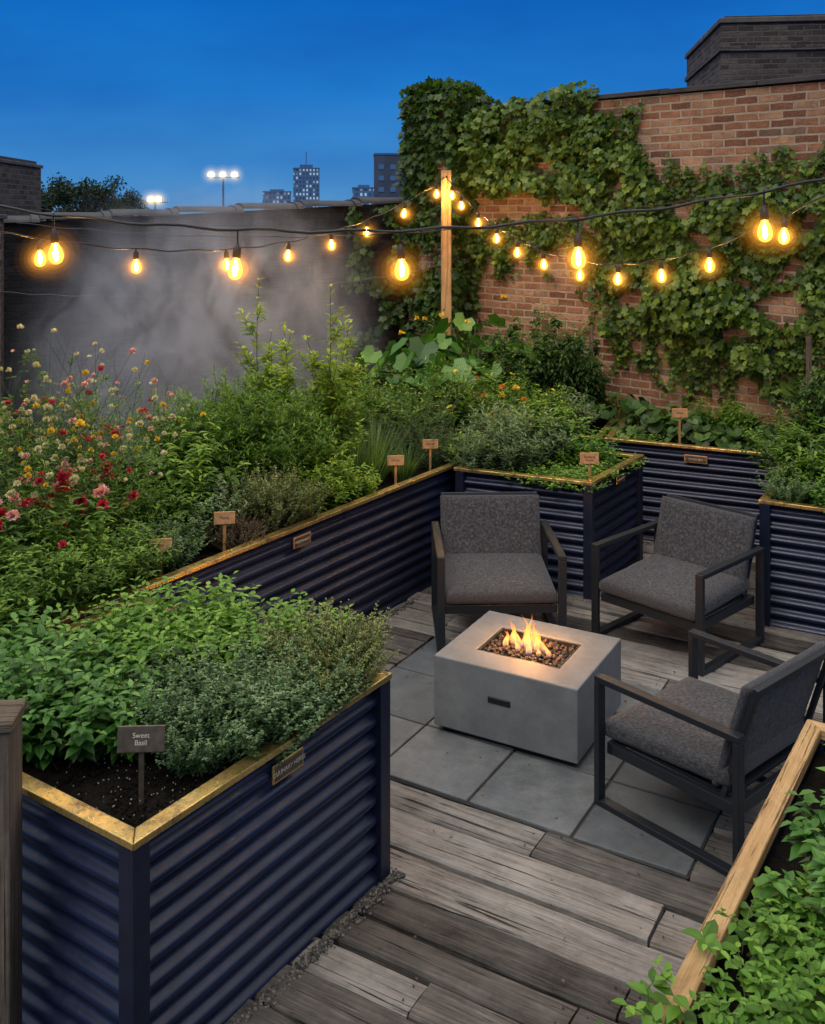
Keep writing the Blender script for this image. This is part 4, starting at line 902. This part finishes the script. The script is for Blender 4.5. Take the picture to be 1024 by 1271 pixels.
tm=tb.mesh('tree',[M['wstem'],M['tree']]); obj('deciduous_tree',tm,None,(-26.4,80,-.3),(0,0,0),(.95,1,1.0)); obj('deciduous_tree',tm,None,(-28.0,97,-.7),(0,0,2),(.9,.9,.95)); obj('deciduous_tree',tm,None,(-31,86,-.1),(0,0,4),(1,1,.95))

# ------------------------------------------------------------------ world & light
SUN_EL=math.radians(52); SUN_AZ=math.radians(215)
wld=bpy.data.worlds.new("World"); scene.world=wld; wld.use_nodes=True; nt=wld.node_tree; nt.nodes.clear()
out=nt.nodes.new('ShaderNodeOutputWorld'); bg=nt.nodes.new('ShaderNodeBackground'); nt.links.new(bg.outputs[0],out.inputs[0])
tc=nt.nodes.new('ShaderNodeTexCoord'); sp=nt.nodes.new('ShaderNodeSeparateXYZ'); nt.links.new(tc.outputs['Generated'],sp.inputs[0])
rp=nt.nodes.new('ShaderNodeValToRGB'); nt.links.new(sp.outputs[2],rp.inputs[0]); el=rp.color_ramp.elements
stops=[(0,(.08,.28,.58)),(.05,(.035,.22,.58)),(.12,(.008,.165,.56)),(.22,(.0,.115,.49)),(.42,(.36,.46,.62)),(.75,(1.26,1.27,1.28)),(1,(1.42,1.42,1.42))]
while len(el)<len(stops): el.new(.5)
for i,(p,c) in enumerate(stops): el[i].position=p; el[i].color=(*c,1)
mp=nt.nodes.new('ShaderNodeMapping'); mp.inputs['Scale'].default_value=(1.2,1.2,4); nt.links.new(tc.outputs['Generated'],mp.inputs[0])
nz=nt.nodes.new('ShaderNodeTexNoise'); nz.inputs['Scale'].default_value=3; nz.inputs['Detail'].default_value=5; nt.links.new(mp.outputs[0],nz.inputs['Vector'])
r2=nt.nodes.new('ShaderNodeValToRGB'); r2.color_ramp.elements[0].position=.35; r2.color_ramp.elements[0].color=(.80,.84,.90,1); r2.color_ramp.elements[1].position=.7; r2.color_ramp.elements[1].color=(1.3,1.18,1.08,1); nt.links.new(nz.outputs['Fac'],r2.inputs[0])
ml=nt.nodes.new('ShaderNodeMixRGB'); ml.blend_type='MULTIPLY'; ml.inputs[0].default_value=1; nt.links.new(rp.outputs[0],ml.inputs[1]); nt.links.new(r2.outputs[0],ml.inputs[2])
sky=nt.nodes.new('ShaderNodeTexSky'); sky.sky_type='NISHITA'; sky.sun_disc=False; sky.sun_elevation=SUN_EL; sky.sun_rotation=SUN_AZ
ad=nt.nodes.new('ShaderNodeMixRGB'); ad.blend_type='ADD'; ad.inputs[0].default_value=.0015; nt.links.new(ml.outputs[0],ad.inputs[1]); nt.links.new(sky.outputs[0],ad.inputs[2])
nt.links.new(ad.outputs[0],bg.inputs[0]); bg.inputs[1].default_value=1.0
sl=bpy.data.lights.new('sun','SUN'); sl.energy=1.15; sl.angle=math.radians(30); sl.color=(1,.93,.82)
so=bpy.data.objects.new('sun',sl); COL.objects.link(so)
dv=Vector((math.sin(SUN_AZ)*math.cos(SUN_EL),math.cos(SUN_AZ)*math.cos(SUN_EL),math.sin(SUN_EL)))
so.rotation_euler=dv.to_track_quat('Z','Y').to_euler()
